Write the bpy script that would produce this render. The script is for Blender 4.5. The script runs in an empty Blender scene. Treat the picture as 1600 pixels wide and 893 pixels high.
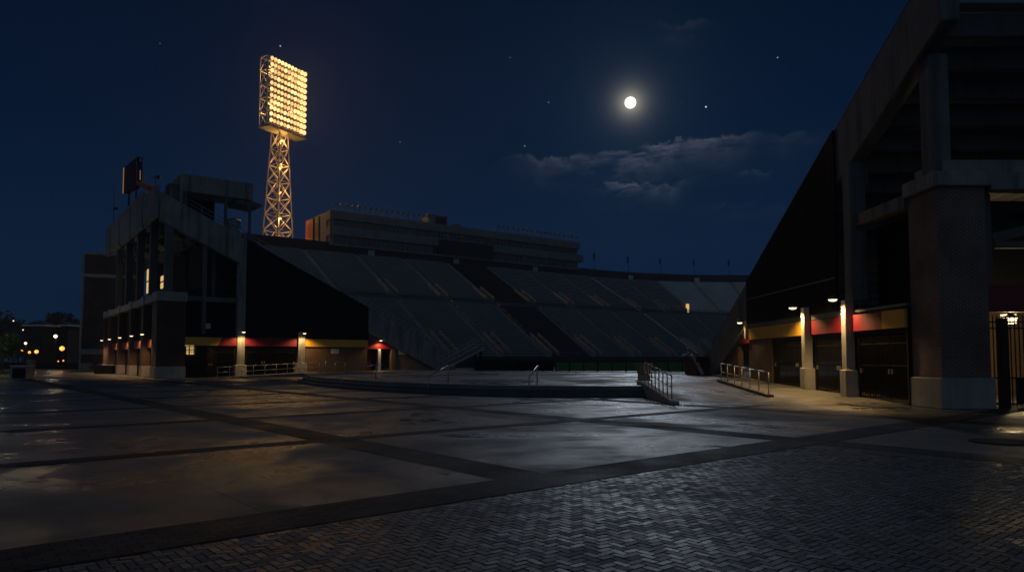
import bpy, bmesh, math, random
from mathutils import Vector
random.seed(7)
scene = bpy.context.scene
C = scene.collection
PI = math.pi

# ------------------------------------------------------------------ camera
F_PX, PITCH, EYE = 1100.0, math.radians(3.1), 1.6
CP, SP = math.cos(PITCH), math.sin(PITCH)
def direction(px, py):
    u, v = (px - 800) / F_PX, (500 - py) / F_PX
    return Vector((u, CP - v * SP, v * CP + SP))
def at(px, py, Y):
    d = direction(px, py)
    return Vector((0, 0, EYE)) + d * (Y / d.y)

cam_d = bpy.data.cameras.new("camera")
cam = bpy.data.objects.new("camera", cam_d); C.objects.link(cam)
cam.location = (0, 0, EYE); cam.rotation_euler = (PI / 2 + PITCH, 0, 0)
cam_d.sensor_width = 36; cam_d.lens = 36 * F_PX / 1600
cam_d.shift_y = 53.5 / 1600
cam_d.clip_start = 0.1; cam_d.clip_end = 6000
scene.camera = cam

# ------------------------------------------------------------------ node helpers
class NT:
    def __init__(s, tree): s.t = tree; s.n = tree.nodes; s.l = tree.links
    def add(s, kind, **kw):
        n = s.n.new(kind)
        for k, v in kw.items(): setattr(n, k, v)
        return n
    def put(s, sock, val):
        if isinstance(val, bpy.types.NodeSocket): s.l.new(val, sock)
        elif val is not None: sock.default_value = val
    def math(s, op, a, b=None, c=None, clamp=False):
        n = s.add('ShaderNodeMath', operation=op); n.use_clamp = clamp
        s.put(n.inputs[0], a); s.put(n.inputs[1], b); s.put(n.inputs[2], c)
        return n.outputs[0]
    def vmath(s, op, a, b=None):
        n = s.add('ShaderNodeVectorMath', operation=op)
        s.put(n.inputs[0], a); s.put(n.inputs[1], b)
        return n.outputs['Value'] if op in ('DOT_PRODUCT', 'DISTANCE', 'LENGTH') else n.outputs[0]
    def mapping(s, vec, scale=(1, 1, 1), rot=(0, 0, 0), loc=(0, 0, 0)):
        n = s.add('ShaderNodeMapping'); s.put(n.inputs['Vector'], vec)
        n.inputs['Scale'].default_value = scale; n.inputs['Rotation'].default_value = rot; n.inputs['Location'].default_value = loc
        return n.outputs[0]
    def noise(s, vec, scale, detail=4, rough=.55, dist=0):
        n = s.add('ShaderNodeTexNoise'); s.put(n.inputs['Vector'], vec)
        n.inputs['Scale'].default_value = scale; n.inputs['Detail'].default_value = detail
        n.inputs['Roughness'].default_value = rough; n.inputs['Distortion'].default_value = dist
        return n.outputs['Fac']
    def ramp(s, fac, stops):
        n = s.add('ShaderNodeValToRGB'); s.put(n.inputs[0], fac)
        e = n.color_ramp.elements
        while len(e) < len(stops): e.new(.5)
        for el, (p, c) in zip(e, stops):
            el.position = p; el.color = (c, c, c, 1) if isinstance(c, (int, float)) else (*c, 1)
        return n.outputs[0]
    def mix(s, fac, a, b, mode='MIX'):
        n = s.add('ShaderNodeMix', data_type='RGBA', blend_type=mode)
        s.put(n.inputs[0], fac)
        for sock, v in ((n.inputs[6], a), (n.inputs[7], b)):
            s.put(sock, (*v, 1) if isinstance(v, tuple) and len(v) == 3 else v)
        return n.outputs[2]
    def maprange(s, v, a, b, c, d, smooth=False):
        n = s.add('ShaderNodeMapRange'); n.clamp = True
        if smooth: n.interpolation_type = 'SMOOTHSTEP'
        s.put(n.inputs[0], v)
        for i, x in zip((1, 2, 3, 4), (a, b, c, d)): n.inputs[i].default_value = x
        return n.outputs[0]
    def bump(s, h, strength=.3, dist=.01):
        n = s.add('ShaderNodeBump'); s.put(n.inputs['Height'], h)
        n.inputs['Strength'].default_value = strength; n.inputs['Distance'].default_value = dist
        return n.outputs[0]

def new_mat(name):
    m = bpy.data.materials.new(name); m.use_nodes = True
    nt = NT(m.node_tree); b = nt.n['Principled BSDF']
    return m, nt, b
def finish(nt, b, col, rough, normal=None, metal=0.0, spec=.5):
    nt.put(b.inputs['Base Color'], (*col, 1) if isinstance(col, tuple) and len(col) == 3 else col)
    nt.put(b.inputs['Roughness'], rough); nt.put(b.inputs['Metallic'], metal)
    b.inputs['Specular IOR Level'].default_value = spec
    if normal is not None: nt.put(b.inputs['Normal'], normal)

def plain(name, col, rough=.6, var=.25, scale=1.2, metal=0.0, bump=.15, spec=.5):
    m, nt, b = new_mat(name)
    v = nt.add('ShaderNodeTexCoord').outputs['Object']
    n = nt.noise(v, scale, 6); n2 = nt.noise(v, scale * 14, 3)
    f = nt.math('MULTIPLY_ADD', n2, .35, nt.math('MULTIPLY', n, .65))
    c = nt.ramp(f, [(.3, tuple(x * (1 - var) for x in col)), (.7, tuple(min(1, x * (1 + var)) for x in col))])
    r = nt.maprange(n, .3, .7, max(.05, rough - .1), min(1, rough + .1))
    finish(nt, b, c, r, nt.bump(n2, bump, .01), metal, spec)
    return m
def concrete(name, col, streak=.5):
    m, nt, b = new_mat(name)
    uv = nt.add('ShaderNodeTexCoord').outputs['UV']; v = nt.add('ShaderNodeTexCoord').outputs['Object']
    s = nt.noise(nt.mapping(uv, (2.2, .16, 1)), 1.0, 5, .6)
    n = nt.noise(v, .9, 6); n2 = nt.noise(v, 18, 3)
    c = nt.mix(nt.maprange(n, .35, .7, 0, 1), tuple(x * .72 for x in col), tuple(x * 1.2 for x in col))
    c = nt.mix(nt.math('MULTIPLY', nt.maprange(s, .48, .68, 0, 1), streak), c, tuple(x * .3 for x in col))
    c = nt.mix(nt.math('MULTIPLY', n2, .3), c, tuple(x * .5 for x in col))
    # board joints of the formwork
    w = nt.math('FRACT', nt.math('MULTIPLY', nt.add('ShaderNodeSeparateXYZ').outputs[1], 1.0))
    finish(nt, b, c, nt.maprange(n, .3, .7, .6, .85), nt.bump(nt.math('ADD', n, n2), .25, .02))
    return m
def brick(name, c1, c2, mortar, bw=.203, bh=.068, rough=.75, bump=.6, rot=0.0, src='UV', mort=.008, blotch=.5, spec=.5):
    m, nt, b = new_mat(name)
    uv = nt.mapping(nt.add('ShaderNodeTexCoord').outputs[src], rot=(0, 0, rot))
    t = nt.add('ShaderNodeTexBrick'); nt.put(t.inputs['Vector'], uv)
    t.inputs['Color1'].default_value = (*c1, 1); t.inputs['Color2'].default_value = (*c2, 1); t.inputs['Mortar'].default_value = (*mortar, 1)
    t.inputs['Scale'].default_value = 1; t.inputs['Mortar Size'].default_value = mort; t.inputs['Mortar Smooth'].default_value = .15
    t.inputs['Brick Width'].default_value = bw; t.inputs['Row Height'].default_value = bh; t.inputs['Bias'].default_value = -.1
    n = nt.noise(uv, .7, 5); n2 = nt.noise(uv, 25, 3)
    c = nt.mix(nt.math('MULTIPLY', nt.maprange(n, .4, .7, 0, 1), blotch), t.outputs['Color'], tuple(x * .45 for x in c1))
    h = nt.math('SUBTRACT', nt.math('MULTIPLY', n2, .3), t.outputs['Fac'])
    r = nt.maprange(n, .3, .7, rough - .15, min(1, rough + .1))
    finish(nt, b, c, r, nt.bump(h, bump, .01), 0, spec)
    return m
def corrugated(name, col, pitch=.3, rust=False):
    m, nt, b = new_mat(name)
    uv = nt.add('ShaderNodeTexCoord').outputs['UV']
    sx = nt.add('ShaderNodeSeparateXYZ'); nt.put(sx.inputs[0], uv)
    w = nt.math('PINGPONG', nt.math('DIVIDE', sx.outputs[0], pitch), .5)
    h = nt.maprange(w, .12, .2, 0, 1)
    n = nt.noise(nt.mapping(uv, (1.6, .12, 1)), 1.0, 5)
    c = nt.mix(nt.maprange(n, .4, .7, 0, 1), tuple(x * .6 for x in col), tuple(x * 1.4 for x in col))
    if rust:
        hi = nt.math('MULTIPLY', nt.maprange(sx.outputs[1], 8.0, 11.5, 0, 1), nt.maprange(sx.outputs[0], -31.5, -30.0, 0, 1))
        c = nt.mix(nt.math('MULTIPLY', nt.maprange(n, .4, .62, 0, 1), nt.math('MULTIPLY', hi, .8)), c, (.11, .055, .018))
    finish(nt, b, c, .8, nt.bump(h, .7, .03), 0, .15)
    return m
def glow(name, col, strength):
    m, nt, b = new_mat(name)
    finish(nt, b, tuple(min(1, x * .8) for x in col), .4)
    b.inputs['Emission Color'].default_value = (*col, 1); b.inputs['Emission Strength'].default_value = strength
    return m

# grid of the paving: G1 runs away to the right, G2 away to the left
GA = math.radians(40.0)
G1 = Vector((math.cos(GA), math.sin(GA), 0)); G2 = Vector((-math.sin(GA), math.cos(GA), 0))
def gpt(a, b, z): return G1 * a + G2 * b + Vector((0, 0, z))

def plaza_mat(name, base=.15, joints=True):
    m, nt, b = new_mat(name)
    v = nt.add('ShaderNodeTexCoord').outputs['Object']
    g = nt.mapping(v, rot=(0, 0, -GA))
    big = nt.noise(v, .16, 5, .6, .6); mid = nt.noise(v, .8, 6, .62, .4); fine = nt.noise(v, 9, 6, .8); agg = nt.noise(v, 32, 5, .8)
    stain = nt.maprange(nt.noise(nt.mapping(v, (1, 1.0, 1), loc=(3, 9, 0)), .45, 6, .6, .8), .52, .66, 0, 1, True)
    c = nt.mix(nt.maprange(mid, .3, .72, 0, 1), (base * .44, base * .46, base * .48), (base * 1.42, base * 1.46, base * 1.5))
    c = nt.mix(nt.math('MULTIPLY', stain, .8), c, (base * .26, base * .27, base * .28))
    c = nt.mix(nt.maprange(agg, .40, .60, 0, .75), c, (base * .4, base * .4, base * .4))
    c = nt.mix(nt.maprange(nt.noise(v, 3.7, 2, .5), .7, .73, 0, .6), c, (base * .3,) * 3)
    r = nt.math('ADD', nt.maprange(big, .42, .58, .27, .72), nt.math('MULTIPLY', nt.math('SUBTRACT', mid, .5), .9), clamp=True)
    damp = nt.maprange(nt.noise(nt.mapping(v, loc=(11, 4, 0)), .33, 5, .6, .9), .63, .72, 0, 1, True)
    r = nt.mix(damp, r, (.16, .16, .16)); c = nt.mix(nt.math('MULTIPLY', damp, .5), c, (base * .3, base * .3, base * .32))
    h = nt.math('MULTIPLY', nt.math('ADD', nt.math('MULTIPLY', fine, .5), nt.math('MULTIPLY', agg, .5)), nt.maprange(damp, 0, 1, 1, .25))
    if joints:
        sx = nt.add('ShaderNodeSeparateXYZ'); nt.put(sx.inputs[0], g)
        wob = nt.math('MULTIPLY', nt.noise(v, 2.0, 3), .05)
        def line(coord, off, period, wd):
            p = nt.math('ADD', nt.math('SUBTRACT', coord, off), wob)
            d = nt.math('ABSOLUTE', nt.math('SUBTRACT', nt.math('FRACT', nt.math('DIVIDE', p, period)), .5))
            return nt.math('LESS_THAN', d, wd / period)
        j = nt.math('MAXIMUM', line(sx.outputs[0], 6.3, 6.95, .010), line(sx.outputs[1], 6.9, 6.1, .009))
        c = nt.mix(nt.math('MULTIPLY', j, .8), c, (.012, .012, .012))
        h = nt.math('SUBTRACT', h, nt.math('MULTIPLY', j, 1.5))
    vo = nt.add('ShaderNodeTexVoronoi', feature='DISTANCE_TO_EDGE'); vo.inputs['Scale'].default_value = .23
    nz = nt.add('ShaderNodeTexNoise'); nt.put(nz.inputs['Vector'], v); nz.inputs['Scale'].default_value = 1.3; nz.inputs['Detail'].default_value = 6
    nt.put(vo.inputs['Vector'], nt.vmath('ADD', v, nt.vmath('MULTIPLY', nz.outputs['Color'], (.9, .9, .9))))
    crack = nt.math('MULTIPLY', nt.math('LESS_THAN', vo.outputs['Distance'], .0028), nt.maprange(nt.noise(v, .28, 3), .52, .58, 0, 1))
    c = nt.mix(nt.math('MULTIPLY', crack, .75), c, (.012, .012, .012)); h = nt.math('SUBTRACT', h, crack)
    finish(nt, b, c, r, nt.bump(h, .9, .02), 0, .46)
    return m

# ------------------------------------------------------------------ mesh helpers
class MB:
    def __init__(s): s.v = []; s.f = []
    def add(s, verts, faces):
        o = len(s.v); s.v += [Vector(p) for p in verts]; s.f += [tuple(i + o for i in f) for f in faces]
    def hexa(s, p):                       # 8 corners: bottom 0-3, top 4-7
        s.add(p, [(0, 3, 2, 1), (4, 5, 6, 7), (0, 1, 5, 4), (1, 2, 6, 5), (2, 3, 7, 6), (3, 0, 4, 7)])
    def box(s, x0, x1, y0, y1, z0, z1, fr=None):
        p = [(x0, y0, z0), (x1, y0, z0), (x1, y1, z0), (x0, y1, z0), (x0, y0, z1), (x1, y0, z1), (x1, y1, z1), (x0, y1, z1)]
        s.hexa([fr(*q) for q in p] if fr else p)
    def prism(s, pts, t0, t1, fr):        # outline in (s, z), pushed from t0 to t1
        n = len(pts)
        v = [fr(a, t0, z) for a, z in pts] + [fr(a, t1, z) for a, z in pts]
        s.add(v, [tuple(range(n)), tuple(range(2 * n - 1, n - 1, -1))] + [(i, i + n, (i + 1) % n + n, (i + 1) % n) for i in range(n)])
    def slab(s, pts, z0, z1):             # outline in plan
        n = len(pts); v = [(p[0], p[1], z0) for p in pts] + [(p[0], p[1], z1) for p in pts]
        s.add(v, [tuple(range(n - 1, -1, -1)), tuple(range(n, 2 * n))] + [(i, (i + 1) % n, (i + 1) % n + n, i + n) for i in range(n)])
    def beam(s, a, b, w, h=None, up=(0, 0, 1)):
        a, b = Vector(a), Vector(b); h = h or w; d = (b - a).normalized(); up = Vector(up)
        x = d.cross(up)
        if x.length < 1e-3: x = d.cross(Vector((0, 1, 0)))
        x.normalize(); y = x.cross(d); x *= w / 2; y *= h / 2
        s.hexa([a - x - y, a + x - y, b + x - y, b - x - y, a - x + y, a + x + y, b + x + y, b - x + y])
    def tube(s, a, b, r, n=8, r2=None):
        a, b = Vector(a), Vector(b); r2 = r if r2 is None else r2; d = (b - a).normalized()
        x = d.cross(Vector((0, 0, 1)))
        if x.length < 1e-3: x = Vector((1, 0, 0))
        x.normalize(); y = d.cross(x)
        v = [a + (x * math.cos(2 * PI * i / n) + y * math.sin(2 * PI * i / n)) * r for i in range(n)]
        v += [b + (x * math.cos(2 * PI * i / n) + y * math.sin(2 * PI * i / n)) * r2 for i in range(n)]
        s.add(v, [(i, (i + 1) % n, (i + 1) % n + n, i + n) for i in range(n)] + [tuple(range(n - 1, -1, -1)), tuple(range(n, 2 * n))])
    def path(s, pts, r, n=7):
        for a, b in zip(pts, pts[1:]): s.tube(a, b, r, n)
    def lathe(s, prof, c, n=20, axis=None):   # profile of (r, h)
        c = Vector(c); z = Vector(axis or (0, 0, 1)).normalized()
        x = z.cross(Vector((0, 0, 1)));  x = Vector((1, 0, 0)) if x.length < 1e-3 else x.normalized(); y = z.cross(x)
        v = []
        for r, h in prof:
            for i in range(n): v.append(c + z * h + (x * math.cos(2 * PI * i / n) + y * math.sin(2 * PI * i / n)) * max(r, 1e-4))
        f = [(k * n + i, k * n + (i + 1) % n, (k + 1) * n + (i + 1) % n, (k + 1) * n + i) for k in range(len(prof) - 1) for i in range(n)]
        f += [tuple(range(n - 1, -1, -1)), tuple(range((len(prof) - 1) * n, len(prof) * n))]
        s.add(v, f)
    def build(s, name, mat, parent=None, normals=True, smooth=False, bevel=0):
        off = wloc(parent) if parent else Vector((0, 0, 0))
        me = bpy.data.meshes.new(name)
        me.from_pydata([p - off for p in s.v], [], s.f)
        if normals:
            bm = bmesh.new(); bm.from_mesh(me); bmesh.ops.recalc_face_normals(bm, faces=bm.faces); bm.to_mesh(me); bm.free()
        uvl = me.uv_layers.new(name="UVMap").data
        for p in me.polygons:
            n = p.normal
            if abs(n.z) > .75: tx, ty = Vector((1, 0, 0)), Vector((0, 1, 0))
            else:
                tx = Vector((-n.y, n.x, 0)).normalized(); ty = Vector((0, 0, 1))
            for li in p.loop_indices:
                co = me.vertices[me.loops[li].vertex_index].co + off
                uvl[li].uv = (co.dot(tx), co.dot(ty))
            p.use_smooth = smooth
        me.materials.append(mat)
        o = bpy.data.objects.new(name, me); C.objects.link(o)
        if parent: o.parent = parent
        if bevel:
            md = o.modifiers.new('bevel', 'BEVEL'); md.width = bevel; md.segments = 1; md.limit_method = 'ANGLE'
        return o
def wloc(o):
    p = Vector((0, 0, 0))
    while o is not None: p = p + o.location; o = o.parent
    return p
def tag(o, label=None, cat=None, group=None, kind=None):
    if label: o['label'] = label
    if cat: o['category'] = cat
    if group: o['group'] = group
    if kind: o['kind'] = kind
    return o
def thing(name, loc, label, cat, group=None):
    o = bpy.data.objects.new(name, None); C.objects.link(o); o.location = loc; o.empty_display_size = .3
    return tag(o, label, cat, group)
def copy_tree(o, parent=None):
    c = o.copy(); C.objects.link(c); c.parent = parent
    for ch in list(o.children): copy_tree(ch, c)
    return c
def light(kind, loc, power, col, parent=None, **kw):
    d = bpy.data.lights.new('lamp_light', kind); d.energy = power; d.color = col
    for k, v in kw.items(): setattr(d, k, v)
    o = bpy.data.objects.new('lamp_light', d); C.objects.link(o)
    o.location = Vector(loc) - (wloc(parent) if parent else Vector((0, 0, 0))); o.parent = parent
    return o
def rect_frame(x0, x1, y0, y1): return [(x0, y0), (x1, y0), (x1, y1), (x0, y1)]

# ------------------------------------------------------------------ materials
M = {}
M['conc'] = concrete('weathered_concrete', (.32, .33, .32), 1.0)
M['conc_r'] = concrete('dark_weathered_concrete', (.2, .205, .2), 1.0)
M['conc_base'] = concrete('pale_concrete', (.44, .43, .4), .45)
M['conc_dark'] = concrete('dark_grey_concrete', (.15, .155, .155), .5)  # darker tone of the concrete with less streaking
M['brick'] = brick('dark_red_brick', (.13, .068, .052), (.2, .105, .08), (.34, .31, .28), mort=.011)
M['brick_far'] = brick('deep_red_brick', (.085, .04, .028), (.12, .06, .042), (.09, .08, .07))  # darker brick and mortar, so distant courses do not average out pale
M['brick_brown'] = brick('brown_brick', (.17, .095, .045), (.23, .13, .07), (.14, .11, .08))
M['clad'] = corrugated('charcoal_cladding', (.006, .0065, .007), .3)
M['clad_rust'] = corrugated('charcoal_cladding_rusty', (.008, .009, .0095), .3, True)
M['gold'] = plain('gold_painted_panel', (.74, .42, .05), .45, .12)
M['red'] = plain('crimson_painted_panel', (.19, .009, .024), .5, .15)
M['arcade_red'] = plain('dull_red_panel', (.09, .02, .014), .7, .3)
M['door_red'] = plain('maroon_door_paint', (.22, .012, .02), .4, .15)
M['iron'] = plain('black_iron', (.006, .006, .0065), .5, .2, metal=.3)
M['steel'] = plain('galvanised_rail', (.42, .43, .44), .38, .2, 6, metal=.7)
M['rail_dark'] = plain('dull_rail_steel', (.17, .18, .19), .45, .2, 6, metal=.6)
M['white'] = plain('white_paint', (.72, .72, .7), .5, .1)
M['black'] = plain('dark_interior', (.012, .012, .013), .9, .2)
M['seat'] = plain('grey_bleacher', (.45, .55, .6), .6, .2, .25)
M['tread'] = plain('dark_tread_concrete', (.10, .125, .14), .7, .25, .25)
M['seat_skylit'] = plain('skylit_bleacher', (.48, .56, .58), .6, .15, .25)  # grey bleacher with brighter skylight put into the colour
M['seat_red'] = plain('maroon_bleacher', (.022, .010, .012), .7, .2, .3)
M['seat_dim'] = plain('dark_grey_bleacher', (.11, .115, .125), .6, .2, .3)
M['aisle'] = plain('aisle_concrete', (.8, .79, .74), .7, .3, .5)
M['aisle_dull'] = plain('dull_aisle_concrete', (.33, .35, .35), .7, .3, .5)
M['vom'] = plain('entrance_wall_concrete', (.27, .26, .26), .6, .25, .8)
M['rimwall'] = plain('dark_rim_wall', (.016, .012, .014), .7, .3, .4)
M['pb_conc'] = concrete('press_box_concrete', (.21, .25, .26), .3)
M['pb_end'] = concrete('beige_concrete', (.36, .27, .2), .2)
M['pb_brick'] = plain('rust_brick_panel', (.45, .09, .03), .7, .25, .6)
M['pb_maroon'] = plain('dark_maroon_panel', (.045, .012, .012), .6, .25)
M['galv_tower'] = plain('galvanised_tower_steel', (.5, .44, .34), .5, .2, 2, metal=.2)
M['trunk'] = plain('bark', (.03, .022, .016), .9)
M['leaf'] = plain('dark_leaves', (.012, .018, .009), .8, .5, .8)
M['leaf_green'] = plain('green_leaves', (.025, .06, .012), .6, .5, 2.0)
M['grass'] = plain('lawn_grass', (.03, .06, .015), .9, .4, 3)
M['field'] = plain('field_turf', (.03, .085, .022), .9, .3, .5)
M['asphalt'] = plain('asphalt', (.04, .04, .042), .8, .3, .3)
M['screen'] = plain('green_windscreen', (.08, .2, .06), .8, .3, 1.0)
M['terracotta'] = plain('tan_planter', (.42, .3, .2), .7, .2, 3)
M['house'] = plain('dull_house_wall', (.007, .007, .007), .8, .3)
M['tank'] = plain('grey_metal_unit', (.3, .33, .36), .4, .2, metal=.4)
M['plaza'] = plaza_mat('plaza_concrete', .17)
M['platform'] = plaza_mat('platform_concrete', .24, False)
M['stepc'] = concrete('step_concrete', (.10, .11, .115), .4)
M['band'] = brick('dark_band_pavers', (.05, .049, .053), (.09, .087, .092), (.014, .014, .014), .2, .1, .72, 1.0, -GA, 'Object', .006, .4, .1)
LAMP = (1.0, .61, .22)
M['lens'] = glow('lit_lamp_lens', (1.0, .74, .42), 2.2)
M['flood'] = glow('lit_floodlight', (1.0, .62, .24), 1.5)
M['window'] = glow('lit_window', (1.0, .62, .22), .75)
M['orange'] = glow('orange_street_light', (1.0, .33, .06), 2.0)
M['whitelamp'] = glow('white_street_light', (1.0, .8, .5), 1.6)
M['signlit'] = glow('lit_sign_face', (1.0, .74, .42), .55)
M['edge'] = glow('painted_edge_light', (1.0, .42, .17), .28)  # emission stands in for warm floodlight falling on an edge

def paver_mat():
    m, nt, b = new_mat('herringbone_pavers')
    v = nt.add('ShaderNodeTexCoord').outputs['Object']
    isl = nt.add('ShaderNodeNewGeometry').outputs['Random Per Island']
    c = nt.ramp(isl, [(0, (.075, .082, .09)), (.5, (.125, .135, .145)), (1, (.2, .21, .22))])
    n = nt.noise(v, 60, 4, .65); n2 = nt.noise(v, .5, 4)
    c = nt.mix(nt.maprange(n, .4, .7, 0, .6), c, (.03, .03, .03))
    r = nt.math('ADD', nt.math('MULTIPLY_ADD', nt.math('FRACT', nt.math('MULTIPLY', isl, 37.7)), .3, .36), nt.maprange(n2, .35, .65, -.06, .12))
    finish(nt, b, c, r, nt.bump(n, .6, .008), 0, .42)
    return m
M['paver'] = paver_mat()

# ------------------------------------------------------------------ ground
def sheet(name, pts, z, mat, kind='structure'):
    mb = MB(); mb.add([(p[0], p[1], z) for p in pts], [tuple(range(len(pts)))])
    o = mb.build(name, mat, normals=False); o['kind'] = kind; return o
sheet('ground', [(-400, -60), (320, -60), (320, 480), (-400, 480)], -.03, M['asphalt'])
sheet('plaza', [(-75, -10), (60, -10), (60, 66), (-16, 66), (-24, 92), (-75, 92)], 0, M['plaza'])
sheet('playing_field', [(-40, 76), (60, 76), (110, 120), (110, 150), (-40, 150)], .002, M['field'])
sheet('lawn', [at(-160, 592, 54).to_2d(), at(21, 592, 54).to_2d(), at(26, 582, 78).to_2d(), at(-160, 582, 78).to_2d()], .02, M['grass'])

# brick bands of the plaza
def strip(mb, a0, a1, b0, b1, z):
    mb.add([gpt(a0, b0, z), gpt(a1, b0, z), gpt(a1, b1, z), gpt(a0, b1, z)], [(0, 1, 2, 3)])
mb = MB()
for k in range(-5, 4):
    c = 6.3 + 6.95 * k
    strip(mb, c - .41, c + .41, 6.4 if k < 1 else -8, 70, .004)
mb.build('brick_band', M['band'], normals=False)['kind'] = 'structure'
mb = MB()
for k in range(0, 11):
    c = 6.9 + 6.1 * k; w = .42 if k == 0 else .24
    strip(mb, -40, 40, c - w, c + w, .008)
strip(mb, 13.74, 40, .5, 1.0, .008)
mb.build('brick_cross_band', M['band'], normals=False)['kind'] = 'structure'

# herringbone pavers, every brick a little out of level
mb = MB(); U = .079; gap = .005; ch = .005
rr = random.Random(3)
i0, i1, j0, j1 = int(-6 / U), int(12.7 / U), int(-6 / U), int(6.42 / U)
for i in range(i0, i1):
    for j in range(j0, j1):
        k = (i - j) % 4
        if k == 0: w, h = 2, 1
        elif k == 3: w, h = 1, 2
        else: continue
        a0, a1 = i * U + gap / 2, min(12.76, (i + w) * U - gap / 2); b0, b1 = j * U + gap / 2, min(6.43, (j + h) * U - gap / 2)
        p = gpt((a0 + a1) / 2, (b0 + b1) / 2, 0)
        if p.y < 2.0 or abs(p.x) > p.y * .95 + 3: continue
        zz = .011 + rr.uniform(-.002, .002)
        big = 1.9 if rr.random() < .1 else 1
        tx, ty = rr.gauss(0, .02) * big, rr.gauss(0, .02) * big
        def top(a, b): return gpt(a, b, zz + (a - (a0 + a1) / 2) * tx + (b - (b0 + b1) / 2) * ty)
        lo = [gpt(a0, b0, .002), gpt(a1, b0, .002), gpt(a1, b1, .002), gpt(a0, b1, .002)]
        hi = [top(a0 + ch, b0 + ch), top(a1 - ch, b0 + ch), top(a1 - ch, b1 - ch), top(a0 + ch, b1 - ch)]
        mb.add(lo + hi, [(4, 5, 6, 7), (0, 1, 5, 4), (1, 2, 6, 5), (2, 3, 7, 6), (3, 0, 4, 7)])
mb.build('herringbone_paving', M['paver'], normals=False)['kind'] = 'structure'
M['grout'] = plain('dark_joint_sand', (.014, .014, .014), .85, .3, 8)
mb = MB(); strip(mb, -9, 12.77, -9, 6.44, .0025); mb.build('paving_bed', M['grout'], normals=False)['kind'] = 'structure'

# raised platform, its curved steps and the ramp on the right
step_curve = [(-15.2, 50), (-14.1, 46.3), (-11.8, 41.6), (-9, 37.4), (-6.4, 34.0), (-3.6, 31.4), (-1.3, 29.9), (.9, 29.15), (3.2, 28.95), (5.72, 28.95)]
PZ = .45
def inset(curve, d):
    out = []
    for i, p in enumerate(curve):
        a = Vector(curve[max(0, i - 1)]); b = Vector(curve[min(len(curve) - 1, i + 1)]); t = (b - a).normalized()
        n = Vector((-t.y, t.x)); q = Vector(p) + n * d; out.append((q.x, q.y))
    out[-1] = (5.72, out[-1][1]); return out
for k in range(3):
    c = inset(step_curve, .36 * k)
    z1 = .15 * (k + 1)
    if k < 2:
        c2 = inset(step_curve, .36 * (k + 1) + .05)
        mb = MB(); mb.slab(c + c2[::-1], 0.0, z1)
        mb.build('step', M['stepc'], normals=True, bevel=.012)['kind'] = 'structure'
edge = inset(step_curve, .72)
mb = MB(); mb.slab(edge + [(5.72, 31.2), (13.6, 40.8), (13.6, 62), (-6, 78), (-13.2, 67.5), (-16.5, 56)], 0.0, PZ)
mb.build('platform', M['platform'], bevel=.01)['kind'] = 'structure'
def zg(x, y):
    L = 6.6 + (16.5 - 6.6) * min(1, max(0, (x - 5.8) / 7.7))
    f = min(1, max(0, (y - 24.4) / L)); return .009 + (PZ - .014) * (f if f < .9 else f)
mb = MB(); nx, ny = 30, 44; vs = []
for i in range(nx + 1):
    for j in range(ny + 1):
        x = 5.72 + 34 * (i / nx) ** 1.6; y = 24.3 + 37 * (j / ny) ** 1.3; vs.append((x, y, zg(x, y)))
mb.add(vs, [(i * (ny + 1) + j, (i + 1) * (ny + 1) + j, (i + 1) * (ny + 1) + j + 1, i * (ny + 1) + j + 1) for i in range(nx) for j in range(ny)])
mb.build('ramp', M['platform'], normals=False)['kind'] = 'structure'

# ------------------------------------------------------------------ railings
def railing(name, pts, h, label, cat, mat, bars=2, posts=None, r=.024, group=None, close=True):
    """pts: foot points of the posts"""
    t = thing(name, pts[0], label, cat, group)
    up = Vector((0, 0, h)); pts = [Vector(p) for p in pts]
    mb = MB(); mb.path([p + up for p in pts], r, 8); mb.build('top_rail', mat, t, smooth=True)
    for k in range(1, bars):
        mb = MB(); mb.path([p + up * (k / bars) for p in pts], r * .8, 7); mb.build('lower_rail', mat, t, smooth=True)
    for p in pts:
        mb = MB(); mb.tube(p, p + up, r, 8); mb.build('post', mat, t, smooth=True)
    return t
def lerp(a, b, n): return [Vector(a).lerp(Vector(b), i / (n - 1)) for i in range(n)]
# sloping cheek wall beside the steps with its railing
t = thing('cheek_wall', (5.72, 29.8, 0), 'low concrete cheek wall sloping down where the curved steps end at the ramp', 'wall')
mb = MB(); y0, y1, y2 = 24.5, 30.0, 31.2
for (xa, xb) in ((5.5, 5.8),):
    v = [(xa, y0, 0), (xb, y0, 0), (xb, y2, 0), (xa, y2, 0)]
    mb.add([(xa, y0, 0), (xb, y0, 0), (xb, y2, 0), (xa, y2, 0), (xa, y0, .12), (xb, y0, .12), (xb, y1, .6), (xa, y1, .6), (xb, y2, .6), (xa, y2, .6)],
           [(0, 3, 2, 1), (0, 1, 5, 4), (4, 5, 6, 7), (7, 6, 8, 9), (2, 3, 9, 8), (1, 2, 8, 6, 5), (3, 0, 4, 7, 9)])
mb.build('wall', M['conc_base'], t, bevel=.015)
railing('ramp_railing', [(5.65, y1 - (y1 - y0 - .5) * i / 7, .6 - .46 * i / 7 * .92) for i in range(8)], .82,
        'short galvanised railing sloping down on the low cheek wall at the end of the steps', 'railing', M['steel'])
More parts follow.
